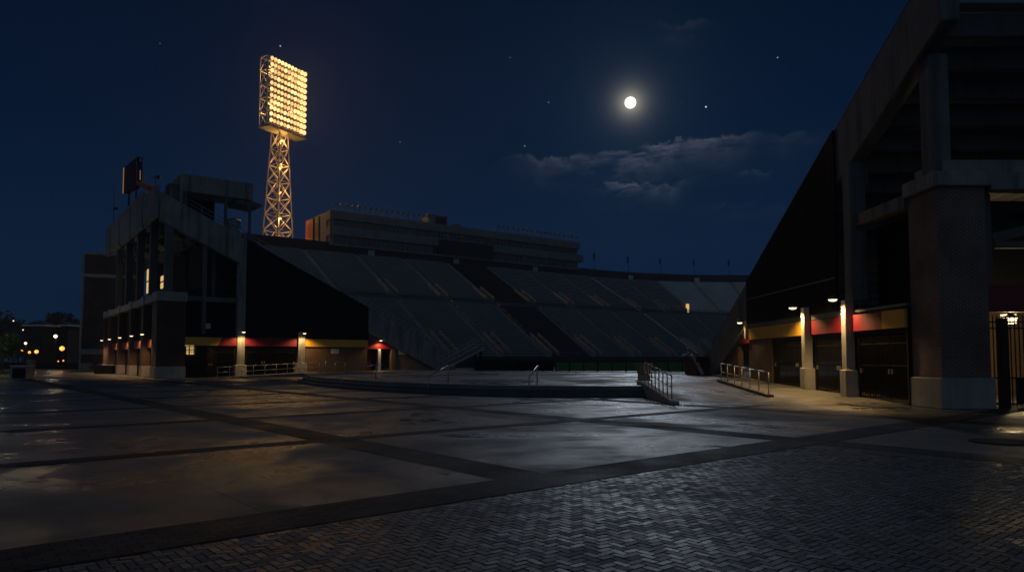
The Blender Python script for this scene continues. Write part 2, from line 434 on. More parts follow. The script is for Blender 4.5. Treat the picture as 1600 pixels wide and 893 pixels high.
# railing with kerb on the right of the ramp
t = railing('ramp_railing', [Vector((10.55 - .6 * i / 6, 35.6 - 8.2 * i / 6, zg(10.2, 35.6 - 8.2 * i / 6) + .1)) for i in range(7)], .84,
        'galvanised railing on a dark kerb beside the warm lit pavement at the gates', 'railing', M['steel'])
mb = MB()
for i in range(6):
    ya, yb = 35.9 - 8.7 * i / 6, 35.9 - 8.7 * (i + 1) / 6; xa, xb = 10.57 - .63 * i / 6, 10.57 - .63 * (i + 1) / 6
    mb.hexa([(xa - .14, ya, 0), (xa + .14, ya, 0), (xb + .14, yb, 0), (xb - .14, yb, 0), (xa - .14, ya, zg(10, ya) + .12), (xa + .14, ya, zg(10, ya) + .12), (xb + .14, yb, zg(10, yb) + .1), (xb - .14, yb, zg(10, yb) + .1)])
mb.build('kerb', M['conc_dark'], t)
# three handrails on the curved steps
def handrail(a, b, label):
    a, b = Vector((*a, 0)), Vector((*b, PZ)); t = thing('step_handrail', a, label, 'handrail', 'handrails on the curved steps')
    d = (b - a); d.z = 0; d.normalize(); U2 = Vector((0, 0, .82))
    mb = MB(); mb.path([a + U2 * .9 - d * .0, a + U2, b + U2, b + U2 + d * .35, b + U2 + d * .38 - Vector((0, 0, .1))], .024, 8); mb.build('top_rail', M['steel'], t, smooth=True)
    for p in (a, b):
        mb = MB(); mb.tube(p, p + U2, .026, 8); mb.build('post', M['steel'], t, smooth=True)
handrail((-9.05, 37.3), (-7.5, 38.9), 'bent steel handrail on the steps in front of the white lit doorway')
handrail((-3.72, 31.4), (-3.0, 33.2), 'bent steel handrail on the steps below the small metal stair')
handrail((.7, 29.1), (1.1, 30.9), 'bent steel handrail on the steps facing the middle of the far stand')

# ------------------------------------------------------------------ wall lamps
def wall_lamp(p, out, label, power=260, group='lamps along the gate walls', col=LAMP, size=.62, ang=150):
    p = Vector(p); out = Vector(out).normalized()
    t = thing('wall_lamp', p, label, 'lamp', group)
    mb = MB(); mb.tube(p - out * .5, p, .025, 6); mb.box(p.x - .06, p.x + .06, p.y - .06, p.y + .06, p.z - .02, p.z + .12); mb.build('bracket', M['iron'], t)
    mb = MB(); mb.lathe([(.05, .14), (.12, .1), (.26 * size, .0), (.27 * size, -.03)], p, 18); mb.build('shade', M['rail_dark'], t, smooth=True)
    mb = MB(); mb.lathe([(.24 * size, -.035), (.2 * size, -.08), (.1 * size, -.11)], p, 18); mb.build('lens', M['lens'], t, smooth=True)
    light('SPOT', p - Vector((0, 0, .16)), power, col, t, spot_size=math.radians(ang), spot_blend=.5, shadow_soft_size=.12)
    return t

# ------------------------------------------------------------------ frames of the two end stands
LC = Vector((-27.9, 56, 0)); E1 = Vector((.8, .6, 0)); E2 = Vector((-.6, .8, 0))
def FL(s, t, z): return LC + E1 * s + E2 * t + Vector((0, 0, z))
def FR(s, t, z): return Vector((13.5 + t, 24 + s, z))
ZL = lambda s: 14.85 - .475 * s
ZR = lambda s: 13.37 - .46 * s

def raker(fr, Z, s0, s1, t0, th, depth, lo):
    """sloping beam, cut off level at height lo"""
    k = (Z(s1) - Z(s0)) / (s1 - s0)
    sb = (lo - (Z(0) - depth)) / k      # where the underside meets lo
    pts = [(s0, Z(s0)), (s1, Z(s1))]
    if sb < s1: pts += [(s1, lo), (sb, lo)]
    else: pts += [(s1, Z(s1) - depth)]
    pts += [(s0, Z(s0) - depth)]
    mb = MB(); mb.prism(pts, t0, t0 + th, fr); return mb
def gate_bay(fr, s0, s1, t, z0, z1, label, group, n_leaf=2, name='gate'):
    c = fr((s0 + s1) / 2, t, z0); g = thing(name, c, label, 'gate', group)
    mb = MB()
    mb.box(s0, s1, t - .04, t + .04, z1 - .1, z1, fr)
    for s in (s0 + .05, s1 - .05): mb.box(s - .05, s + .05, t - .045, t + .045, z0, z1 - .1, fr)
    mb.build('frame', M['iron'], g)
    w = (s1 - s0 - .2) / n_leaf
    for k in range(n_leaf):
        a = s0 + .1 + w * k; mb = MB()
        for z in (z0 + .12, (z0 + z1) * .5, z1 - .5, z1 - .25): mb.box(a + .04, a + w - .04, t - .02, t + .02, z, z + .05, fr)
        m = max(4, int(w / .13))
        for i in range(m + 1):
            s = a + .05 + (w - .1) * i / m; mb.box(s - .011, s + .011, t - .012, t + .012, z0 + .06, z1 - .14, fr)
        leaf = mb.build('leaf', M['iron'], g)
        mb = MB(); q = a + w - .1 if k % 2 == 0 else a + .1
        mb.box(q - .03, q + .03, t - .05, t + .05, z0 + 1.02, z0 + 1.2, fr); mb.build('latch_plate', M['steel'], leaf)
    return g
def column(fr, s, t, w, z0, z1, parent, base=None, mat='conc', d=None):
    d = d or w
    mb = MB(); mb.box(s - w / 2, s + w / 2, t - d / 2, t + d / 2, z0, z1, fr); c = mb.build('column', M[mat], parent, bevel=.02)
    if base:
        b = base[0] / 2; mb = MB(); mb.box(s - b, s + b, t - b * d / w, t + b * d / w, z0, z0 + base[1], fr); mb.build('pedestal', M['conc_base'], c, bevel=.02)
    return c
def fascia(fr, s0, s1, t, z0, z1, mat, parent, th=.12, slant=0):
    mb = MB(); mb.prism([(s0, z0), (s1, z0), (s1 + slant, z1), (s0, z1)], t, t + th, fr); return mb.build('fascia_panel', M[mat], parent)
def top_rail(fr, Z, s0, s1, t, parent, n, mat, h=.7):
    mb = MB()
    for hh in (h, h * .5): mb.tube(fr(s0, t, Z(s0) + hh), fr(s1, t, Z(s1) + hh), .03, 6)
    for i in range(n + 1):
        s = s0 + (s1 - s0) * i / n; mb.tube(fr(s, t, Z(s) - .05), fr(s, t, Z(s) + h), .028, 6)
    return mb.build('stair_rail', M[mat], parent)

# ------------------------------------------------------------------ left end stand
LS = thing('grandstand', FL(8, 6, 0), 'concrete stand end with a long sloping beam above the brick gate arcade', 'grandstand', 'stands of the stadium')
BAYS = [0, 6.5, 13, 19.5, 26]
for i, t0 in enumerate(BAYS):
    Z = (lambda s: ZL(s)) if i == 0 else (lambda s: ZL(s) + 1.1)
    mb = raker(FL, Z, -.25, 27.6 if i == 0 else 13, t0, .6, 2.35, .47 if i == 0 else 1)
    mb.build('raker_beam', M['conc'], LS, bevel=.03)
# stepped seating slab behind the beam
mb = MB()
for k in range(34):
    s = k * .8; z = ZL(s) - .45
    mb.box(s, s + .86, .62, 29.4, z - .42, z, FL)
    mb.box(s, s + .3, .62, 29.4, z + .001, z + .3, FL)
mb.build('seating', M['seat'], LS)
for i, t0 in enumerate(BAYS):
    t1 = t0 + 5.9 if i < 4 else t0 + 3.2
    zt = 16.3 if i else 15.6
    mb = MB(); mb.prism([(-.55, 13.2), (-.28, 13.0), (-.28, zt), (-.55, zt)], t0 + .62, t1 + .4, FL); mb.build('rear_parapet', M['conc'], LS, bevel=.03)
    mb = MB()
    for q in range(5): mb.prism([(1 + q * 1.9, ZL(1 + q * 1.9) - 1.0), (1.35 + q * 1.9, ZL(1.35 + q * 1.9) - 1.0), (1.35 + q * 1.9, ZL(1.35 + q * 1.9) - 1.7), (1 + q * 1.9, ZL(1 + q * 1.9) - 1.7)], t0 + .62, t1 + .58, FL)
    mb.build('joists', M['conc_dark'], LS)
for t0 in BAYS:
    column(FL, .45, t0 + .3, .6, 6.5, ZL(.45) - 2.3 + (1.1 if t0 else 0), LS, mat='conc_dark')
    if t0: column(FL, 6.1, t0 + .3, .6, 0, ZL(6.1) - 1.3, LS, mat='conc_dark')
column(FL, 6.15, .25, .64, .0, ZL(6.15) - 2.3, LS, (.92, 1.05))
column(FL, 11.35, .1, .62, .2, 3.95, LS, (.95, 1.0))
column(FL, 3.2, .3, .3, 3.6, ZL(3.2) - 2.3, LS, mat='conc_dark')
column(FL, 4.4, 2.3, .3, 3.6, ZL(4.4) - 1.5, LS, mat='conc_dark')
mb = MB(); mb.box(1.9, 6.0, .2, .5, 6.3, 6.7, FL); mb.build('tie_beam', M['conc_dark'], LS)
mb = MB(); mb.prism([(6.5, 3.42), (17.8, 3.42), (17.8, ZL(17.8) + .02), (6.5, ZL(6.5) + .02)], -.12, -.02, FL)
mb.build('cladding', M['clad'], LS)
mb = MB(); mb.box(1.8, 6.4, .8, .9, 3.42, 6.4, FL); mb.build('cladding', M['clad'], LS)
F0, F1 = 2.66, 3.34
fascia(FL, 1.75, 4.3, -.02, F0, F1, 'gold', LS, slant=.35); fascia(FL, 4.32, 5.8, -.018, F0, F1, 'red', LS)
fascia(FL, 6.5, 11.02, -.02, F0, F1, 'red', LS); fascia(FL, 11.68, 17.8, -.02, F0, F1, 'gold', LS)
fascia(FL, 17.85, 20.3, .25, F0 - .15, F1 + .05, 'red', LS)
mb = MB(); mb.box(11.68, 17.8, .12, .5, .2, 2.655, FL); mb.build('brick_wall', M['brick_brown'], LS)
# triangular brick end under the beam, with the doorway
mb = MB(); zb = lambda s: ZL(s) - 2.36
mb.prism([(20.4, .4), (zb(0) / .475 - 1.0, .4), (20.4, min(zb(20.4), 3.2) - .05)], .35, .6, FL); mb.build('brick_wall', M['brick'], LS); mb = MB()
mb.prism([(17.85, 3.42), (20.4, 3.42), (20.4, zb(20.4) - .02), (17.85, zb(17.85) - .02)], .35, .6, FL)
mb.build('brick_wall', M['brick'], LS)
mb = MB(); mb.box(17.85, 20.4, 1.3, 1.4, .4, 2.6, FL); mb.build('door_recess', M['black'], LS)
mb = MB(); mb.box(17.95, 18.75, 1.2, 1.27, .45, 2.5, FL); dr = mb.build('door', M['door_red'], LS)
mb = MB(); mb.box(18.6, 18.68, 1.14, 1.2, 1.35, 1.5, FL); mb.build('handle', M['steel'], dr)
mb = MB(); mb.box(18.98, 19.26, .15, .45, .45, 2.5, FL); mb.build('door_post', M['white'], LS, bevel=.01)
mb = MB(); mb.box(20.42, 20.8, .2, .34, .45, 2.5, FL); mb.build('door_jamb', M['brick_brown'], LS)
# dark rooms behind the gates, one window lit
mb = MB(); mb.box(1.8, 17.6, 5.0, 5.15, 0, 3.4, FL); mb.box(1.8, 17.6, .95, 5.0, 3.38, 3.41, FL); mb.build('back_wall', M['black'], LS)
mb = MB(); mb.box(1.95, 3.6, 4.85, 4.98, 1.95, 2.75, FL); w = mb.build('window', M['window'], LS); w['label'] = 'lit amber window behind the gate bars'
mb = MB()
for q in range(5): mb.box(1.95 + .4 * q - .03, 1.95 + .4 * q + .03, 4.78, 4.84, 1.9, 2.8, FL)
mb.box(1.9, 3.65, 4.78, 4.84, 2.3, 2.36, FL); mb.build('mullions', M['iron'], w)
top_rail(FL, ZL, .5, 26.5, .3, LS, 22, 'steel')
gate_bay(FL, 1.8, 5.75, .2, 0, 2.62, 'black barred gate in the bay under the slanted gold and red panel, lit window behind', 'barred gates under the stands')
gate_bay(FL, 6.6, 11.0, .2, .15, 2.62, 'black barred gate between two warm lit columns under a red panel, ramp railing in front', 'barred gates under the stands', 3)
# ramp railing and its ramp at the gates
mb = MB(); mb.hexa([FL(3.5, -1.7, 0), FL(12.5, -1.7, 0), FL(12.5, 0, 0), FL(3.5, 0, 0), FL(3.5, -1.7, .02), FL(12.5, -1.7, .42), FL(12.5, 0, .42), FL(3.5, 0, .02)])
mb.build('gate_ramp', M['platform'])['kind'] = 'structure'
railing('ramp_railing', [FL(3.9 + i * .95, -1.62, .04 + i * .042) for i in range(10)], .85, 'long dull steel railing along the ramp in front of the red panelled gates', 'railing', M['steel'])
railing('ramp_railing', [FL(12.6 + i * .9, -2.6, .43) for i in range(3)], .85, 'short dull steel railing at the top of the ramp before the gold panelled brick wall', 'railing', M['steel'])
wall_lamp(FL(6.15, -.75, 3.85), FL(0, -1, 0) - FL(0, 0, 0), 'small lamp on the tall column above the left ramp railing', 230)
wall_lamp(FL(11.35, -.85, 3.85), FL(0, -1, 0) - FL(0, 0, 0), 'small lamp on the short column between red and gold panels left of the brick wall', 230)
wall_lamp(FL(19.1, -.15, 3.35), FL(0, -1, 0) - FL(0, 0, 0), 'small lamp over the white lit doorway post', 120)
def wall_sign(fr, s, t, z, label):
    mb = MB(); mb.box(s - .38, s + .38, t - .05, t, z - .22, z + .22, fr); o = mb.build('wall_sign', M['white'], bevel=.01)
    tag(o, label, 'sign', 'small white boards on the end walls')
wall_sign(FL, 14.6, .118, 2.25, 'small white board on the brown brick wall under the gold panel')
wall_sign(FL, 21.6, .345, 2.2, 'small white board on the dark brick under the sloping beam, right of the lit doorway')
wall_sign(FL, .0 + 3.5, .79, 4.3, 'small grey board high on black cladding above the slanted gold panel')

# booth on top of the left stand
BT = thing('viewing_booth', FL(4, 1.5, 12), 'flat roofed open booth on posts at the top of the left stand', 'booth')
mb = MB(); mb.box(1.15, 6.95, .1, 3.2, 15.25, 16.7, FL); mb.build('roof', M['conc'], BT, bevel=.03)
mb = MB(); mb.prism([(6.95, 15.2), (7.9, 14.95), (7.4, 14.75), (5.6, 14.9), (5.6, 15.2)], .3, 3.0, FL); mb.build('canopy', M['conc_dark'], BT)
mb = MB(); mb.box(1.15, 1.35, .12, 3.2, 13.6, 15.25, FL); mb.build('side_wall', M['conc'], BT)
mb = MB(); mb.box(1.36, 4.5, 2.9, 3.1, 12.4, 15.25, FL); mb.build('back_wall', M['black'], BT)
for s in (1.55, 4.75, 6.75):
    mb = MB(); mb.tube(FL(s, .3, ZL(s) - .2), FL(s, .3, 15.24), .13, 10); mb.build('post', M['conc_dark'], BT)
AC = thing('rooftop_unit', FL(6.2, 2.6, 11.2), 'round grey metal unit standing under the booth roof behind a post', 'vent')
mb = MB(); mb.lathe([(.62, 0), (.62, 1.1), (.5, 1.2), (.5, 1.45), (.66, 1.5), (.66, 2.0), (.4, 2.15)], FL(6.0, 2.4, 11.7), 18); mb.build('drum', M['tank'], AC, smooth=False)
mb = MB(); mb.box(5.2, 7.0, 1.8, 3.0, 11.0, 11.7, FL); mb.build('base', M['conc_dark'], AC)
BX = tag((lambda m: (m.box(.4, 1.1, .7, 2.2, 14.2, 15.9, FL), m.build('equipment_cabinet', M['conc_dark']))[1])(MB()), 'plain dark cabinet beside the left end of the booth', 'cabinet')

# scoreboard seen from behind, and the masts
p = at(196, 268, 72); q = at(236, 293, 66)
SB = thing('scoreboard', at(205, 315, 70), 'dark scoreboard seen from behind on the rear parapet, orange floodlight painted as a thin glow on its edge', 'scoreboard')
a0, a1 = at(194, 262, 74), at(214, 262, 69.5); zb0 = at(194, 302, 74).z; zt0 = a0.z
d = (a1 - a0); d.z = 0; n = Vector((-d.y, d.x, 0)).normalized() * .5
mb = MB(); mb.hexa([Vector((a0.x, a0.y, zb0)), Vector((a1.x, a1.y, zb0 - .3)), Vector((a1.x, a1.y, zb0 - .3)) + n, Vector((a0.x, a0.y, zb0)) + n, Vector((a0.x, a0.y, zt0)), Vector((a1.x, a1.y, zt0 - .1)), Vector((a1.x, a1.y, zt0 - .1)) + n, Vector((a0.x, a0.y, zt0)) + n])
mb.build('cabinet', M['pb_maroon'], SB)
mb = MB(); e = d.normalized() * -.06; mb.beam(Vector((a0.x, a0.y, zb0)) + e, Vector((a0.x, a0.y, zt0)) + e, .09); mb.build('painted_lit_edge', M['edge'], SB)  # glowing strip painted in for floodlight on the cabinet edge
w0, w1 = Vector((a1.x, a1.y, 0)) + d.normalized() * .05, at(236, 293, 65)
mb = MB(); hz = [zb0 - .2, at(214, 281, 69).z, at(236, 297, 65).z, at(236, 291, 65).z]
mb.hexa([Vector((w0.x, w0.y, hz[0])), Vector((w1.x, w1.y, hz[2] - .2)), Vector((w1.x, w1.y, hz[2] - .2)) + n, Vector((w0.x, w0.y, hz[0])) + n, Vector((w0.x, w0.y, hz[1])), Vector((w1.x, w1.y, hz[3])), Vector((w1.x, w1.y, hz[3])) + n, Vector((w0.x, w0.y, hz[1])) + n])
mb.build('wing', M['pb_brick'], SB)
mb = MB(); 
for k in (.25, .8):
    b = a0.lerp(a1, k) + n * .5; mb = MB(); mb.tube((b.x, b.y, 14.5), (b.x, b.y, zb0 - .1), .1, 6); mb.build('support', M['iron'], SB)
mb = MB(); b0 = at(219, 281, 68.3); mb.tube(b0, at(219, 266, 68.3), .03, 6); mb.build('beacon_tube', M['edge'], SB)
def mast(px, py0, py1, Y, label, extra=None):
    t = thing('antenna_mast', at(px, py0, Y), label, 'mast', 'thin masts on the left stand')
    mb = MB(); mb.tube(at(px, py0, Y), at(px, py1, Y), .05, 6, .03); mb.build('pole', M['iron'], t)
    mb = MB(); c = at(px, extra or py1 + 10, Y); mb.tube(c + Vector((-.35, 0, 0)), c + Vector((.35, 0, 0)), .03, 5); mb.box(c.x + .1, c.x + .4, c.y - .1, c.y + .1, c.z - .12, c.z + .14); mb.build('crossarm', M['iron'], t)
mast(213, 352, 243, 66, 'tall thin mast in front of the scoreboard on the left stand', 250)
mast(178, 352, 290, 76, 'thin mast at the far left end of the rear parapet', 326)
mast(243, 300, 272, 58, 'short mast beside the booth, right of the scoreboard', 277)

# ------------------------------------------------------------------ brick gate arcade (left)
AR = thing('gate_arcade', FL(0, 14, 0), 'long brick gate arcade with tall piers and pale coping below the left stand', 'building')
PT = [(0.0, 2.1), (6.0, 1.0), (12.5, 1.0), (19.5, 1.0), (26.5, 1.0), (30.5, .7)]
for i, (t0, w) in enumerate(PT):
    s1 = 1.75 if i == 0 else .9
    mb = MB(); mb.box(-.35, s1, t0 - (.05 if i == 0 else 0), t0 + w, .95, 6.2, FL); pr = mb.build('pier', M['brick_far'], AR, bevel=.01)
    mb = MB(); mb.box(-.42, s1 + .07, t0 - .12, t0 + w + .07, 0, .95, FL); mb.build('pier_base', M['conc_base'], pr, bevel=.02)
    mb = MB(); mb.box(-.42, s1 + .1, t0 - .15, t0 + w + .05, 6.2, 6.95, FL); mb.build('coping', M['conc_base'], pr, bevel=.02)
for i in range(5):
    a, b = PT[i][0] + PT[i][1], PT[i + 1][0]
    mb = MB(); mb.box(-.3, .25, a, b, 6.25, 6.85, FL); mb.build('parapet', M['conc_base'], AR, bevel=.02)
    mb = MB(); mb.box(.3, .55, a, b, 3.3, 6.25, FL); mb.build('wall_panel', M['black'], AR)
    mb = MB(); mb.box(-.05, .08, a, b, 2.5, 3.2, FL); mb.build('fascia_panel', M['arcade_red'], AR)
    gate_bay(lambda s, t, z: FL(t, s, z), a + .02, b - .02, .3, 0, 2.45,
             ['barred gate in the arcade bay nearest the plaza, beside the wide corner pier', 'barred gate in the second arcade bay from the corner pier', 'barred gate in the third arcade bay from the corner pier', 'barred gate in the fourth arcade bay, behind two dark planters', 'barred gate in the narrow last bay of the arcade beside the brick tower'][i], 'barred gates in the brick arcade')
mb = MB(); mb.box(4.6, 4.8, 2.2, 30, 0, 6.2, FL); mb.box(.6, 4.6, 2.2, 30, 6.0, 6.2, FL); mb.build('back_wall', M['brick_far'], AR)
mb = MB(); mb.box(4.2, 4.4, 14, 14.5, 7.0, 9.6, FL); mb.build('lit_slot', M['window'], AR)
mb = MB(); mb.box(4.1, 5.0, 2.5, 31, 6.21, 12.6, FL); mb.build('stair_core', M['black'], AR)
def on_core(px, py):                     # point of the stair core face seen at that bearing
    u = direction(px, py); Y = 15.33 / (.8 * u.x / u.y + .6); p = at(px, py, Y)
    return -.6 * (p.x + 27.9) + .8 * (Y - 56), p.z
for (px, y0, y1) in ((232.5, 421, 456), (254, 432, 449)):
    (ta, za), (tb, zb_) = on_core(px - 2.2, y0), on_core(px + 2.2, y1)
    t0, t1, z0, z1 = min(ta, tb), max(ta, tb), min(za, zb_), max(za, zb_)
    mb = MB(); mb.box(4.0, 4.095, t0, t1, z0, z1, FL); wn = mb.build('stair_window', M['window'], AR); wn['label'] = 'narrow lit amber window above the coping'
    zm = z0 * .55 + z1 * .45
    mb = MB(); mb.box(3.95, 3.995, t0, t1, zm, zm + .14, FL); mb.build('transom', M['iron'], wn)
outA = FL(-1, 0, 0) - FL(0, 0, 0)
for tt, lab, pw in ((3.9, 'arcade lamp in the bay beside the wide corner pier', 110), (9.2, 'arcade lamp in the second bay from the corner pier', 130), (15.9, 'arcade lamp in the third bay from the corner pier', 130), (22.9, 'arcade lamp in the fourth bay, above the dark planters', 110), (29, 'arcade lamp in the last bay, beside the brick tower', 150)):
    wall_lamp(FL(-.75, tt, 3.65), outA, lab, pw * 2.2, 'lamps along the brick arcade', (1, .55, .24))

# brick tower beyond the arcade
TW = thing('brick_tower', at(150, 579, 93), 'tall square brick tower with pale bands standing beyond the arcade', 'tower')
o = at(127, 577, 93); o.z = 0
def FT(s, t, z): return o + Vector((.93, .37, 0)) * s + Vector((-.37, .93, 0)) * t + Vector((0, 0, z))
H1, H2, H3, H4 = at(150, 567, 93).z, at(150, 549, 93).z, at(150, 430, 93).z, at(150, 397, 93).z
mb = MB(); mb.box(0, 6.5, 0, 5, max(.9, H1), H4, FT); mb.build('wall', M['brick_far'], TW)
mb = MB(); mb.box(-.1, 6.6, -.1, 5.1, 0, max(.9, H1), FT); mb.build('base', M['conc_base'], TW)
for z, h in ((H2 - .35, .7), (H3 - .2, .45), (H4, .3)):
    mb = MB(); mb.box(-.08, 6.58, -.08, 5.08, z, z + h, FT); mb.build('stone_band', M['conc_base'], TW)
mb = MB(); mb.box(-.35, -.12, .05, .3, 0, H4, FT); mb.build('corner_strip', M['conc_base'], TW)
mb = MB(); mb.box(3.2, 3.24, -.03, -.001, .9, H2 - .4, FT); mb.build('joint', M['iron'], TW)
for px, lab in ((158, 'dark box planter at the foot of the arcade, nearer the brick tower'), (170, 'dark box planter at the foot of the arcade, further from the brick tower')):
    c = at(px + 1, 581, 74); c.z = 0
    t = thing('planter', c, lab, 'planter', 'dark planters by the arcade')
    mb = MB(); mb.hexa([c + Vector(q) for q in ((-.5, -.5, 0), (.5, -.5, 0), (.5, .5, 0), (-.5, .5, 0), (-.6, -.6, .85), (.6, -.6, .85), (.6, .6, .85), (-.6, .6, .85))]); mb.build('box', M['iron'], t, bevel=.03)
    mb = MB(); mb.box(c.x - .52, c.x + .52, c.y - .52, c.y + .52, .851, .87); mb.build('soil', M['trunk'], t)

# ------------------------------------------------------------------ right end stand
RS = thing('grandstand', FR(8, 8, 0), 'near concrete stand end at the right edge, sloping beam over dark cladding and gates', 'grandstand', 'stands of the stadium')
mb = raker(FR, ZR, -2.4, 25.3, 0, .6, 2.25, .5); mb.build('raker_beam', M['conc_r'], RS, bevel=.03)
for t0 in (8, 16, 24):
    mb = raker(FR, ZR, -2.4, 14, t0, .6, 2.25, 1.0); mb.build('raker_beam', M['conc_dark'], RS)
mb = MB()
for k in range(-3, 31):
    s = k * .8; z = ZR(s) - .5
    mb.box(s, s + .86, .62, 34, z - .42, z, FR); mb.box(s, s + .3, .62, 34, z + .001, z + .3, FR)
mb.build('seating', M['seat'], RS)
mb = MB()
for k in range(-1, 9):
    s = k * 1.25; mb.box(s, s + .3, .62, 34, ZR(s) - 1.7, ZR(s) - .95, FR)
mb.build('joists', M['conc_dark'], RS)
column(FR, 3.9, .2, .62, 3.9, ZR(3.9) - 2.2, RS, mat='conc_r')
column(FR, 3.9, -.18, .36, .05, 3.9, RS, (.5, 1.1), 'conc_base')
column(FR, 7.8, -.18, .36, .12, 3.9, RS, (.5, 1.05), 'conc_base')
column(FR, 16.2, -.05, .3, 2.7, 3.75, RS, None, 'conc_base')
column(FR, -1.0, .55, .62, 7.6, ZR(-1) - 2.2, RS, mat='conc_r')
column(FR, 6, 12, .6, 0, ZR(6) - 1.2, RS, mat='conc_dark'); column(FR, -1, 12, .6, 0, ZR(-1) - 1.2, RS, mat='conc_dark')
mb = MB(); mb.box(.1, 3.55, .05, .45, 6.8, 7.25, FR); mb.build('tie_beam', M['conc_r'], RS)
mb = MB(); mb.box(4.25, 4.6, .65, 1.0, 8.6, 9.3, FR); mb.build('bracket', M['conc_r'], RS)
mb = MB(); mb.prism([(4.95, 3.55), (16.1, 3.55), (16.1, ZR(16.1) + .02), (4.95, ZR(4.95) + .02)], -.12, -.02, FR); mb.build('cladding', M['clad_rust'], RS)
mb = MB(); mb.box(5, 16, -.17, -.121, 4.9, 4.96, FR); mb.build('cladding_trim', M['rail_dark'], RS)
mb = MB(); mb.box(-.1, 3.6, .9, 1.0, 3.6, 6.75, FR); mb.build('cladding', M['clad'], RS)
mb = MB(); mb.box(4.1, 16.1, -.1, 0, 3.33, 3.53, FR); mb.build('soffit_edge', M['conc_dark'], RS)
G0, G1z = 2.66, 3.3
fascia(FR, 1.5, 3.65, -.1, G0, G1z, 'red', RS, .1); fascia(FR, .0, 1.48, -.1, G0 + .003, G1z, 'gold', RS, .1)
fascia(FR, 4.12, 7.6, -.1, G0, G1z, 'red', RS, .1); fascia(FR, 8.0, 16.1, -.1, G0, G1z, 'gold', RS, .1)
mb = MB(); mb.box(0, 3.6, -.02, .12, 3.4, 3.5, FR); mb.tube(FR(3.0, -.1, 3.5), FR(3.0, -.1, 3.85), .03, 6); mb.tube(FR(3.0, -.1, 3.85), FR(3.0, .3, 3.85), .03, 6); mb.build('pipe', M['rail_dark'], RS)
mb = MB(); mb.box(12.6, 16.1, .0, .4, .1, 2.655, FR); mb.build('brick_wall', M['brick_brown'], RS)
zb = lambda s: ZR(s) - 2.26
mb = MB(); mb.prism([(18.95, .3), (22.6, .3), (22.6, zb(22.6) - .02 if zb(22.6) > .35 else .36), (18.95, zb(18.95) - .02)], .3, .6, FR); mb.build('brick_wall', M['brick_brown'], RS); mb = MB()
mb.prism([(16.1, 3.3), (16.6, zb(16.6) - .01), (16.1, zb(16.1) - .01)], .3, .6, FR); mb.build('brick_wall', M['brick_brown'], RS)
fascia(FR, 16.12, 18.95, .28, 2.5, 3.3, 'red', RS, .1)
mb = MB(); mb.box(16.12, 18.95, 1.0, 1.1, .3, 2.6, FR); mb.build('door_recess', M['black'], RS)
mb = MB(); mb.box(17.0, 18.7, .9, .97, .43, 2.45, FR); dr = mb.build('door', M['door_red'], RS)
mb = MB(); mb.box(17.2, 17.3, .84, .9, 1.35, 1.5, FR); mb.build('handle', M['steel'], dr)
mb = MB(); mb.box(20.2, 20.7, .2, .295, 1.9, 2.5, FR); tag(mb.build('wall_sign', M['white'], bevel=.01), 'small white board on dark brick beside the maroon door at the right gates', 'sign', 'small white boards on the end walls')
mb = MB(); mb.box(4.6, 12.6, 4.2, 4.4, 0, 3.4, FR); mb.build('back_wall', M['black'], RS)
top_rail(FR, ZR, -2.3, 24.5, .3, RS, 24, 'rail_dark', .55)
gate_bay(FR, .1, 3.62, .1, .02, 2.62, 'black barred gate between the large brick pier and the nearest lit column', 'barred gates under the stands', 3)
gate_bay(FR, 4.15, 7.55, .1, .1, 2.62, 'black barred gate between the two lit columns under a red panel at the right', 'barred gates under the stands', 3)
gate_bay(FR, 8.05, 12.55, .1, .18, 2.62, 'black barred gate beside the brown brick wall under a gold panel at the right', 'barred gates under the stands', 3)
outR = Vector((-1, 0, 0))
wall_lamp(FR(3.9, -.75, 3.97), outR, 'disc shaped lamp above the lit column nearest the large brick pier', 420, size=.72)
wall_lamp(FR(7.9, -.75, 3.93), outR, 'disc shaped lamp above the lit column between gold and red panels at the right', 380, size=.72)
wall_lamp(FR(16.6, -.35, 3.7), outR, 'disc shaped lamp over the maroon door at the foot of the right stand', 110)
# maroon kerb wall, pipe and rails at the foot of the right stand
t = thing('low_wall', FR(25.5, -.8, PZ), 'low dark maroon wall with pale coping at the foot of the right stand', 'wall')
mb = MB(); mb.box(24.2, 27.5, -.9, .2, PZ, 1.75, FR); mb.build('wall', M['pb_maroon'], t, bevel=.05)
mb = MB(); mb.path([FR(27.6, -.95, 1.8), FR(25.4, -.95, 1.82), FR(24.6, -.9, 1.6), FR(24.0, -.75, .95), FR(23.7, -.6, .5)], .13, 8); mb.build('coping', M['conc_base'], t, smooth=True)
railing('stair_railing', [FR(25.6, -1.2 + i * .45, 1.78) for i in range(3)], 1.0, 'pale four bar railing on the low maroon wall at the foot of the right stand', 'railing', M['steel'], 4)

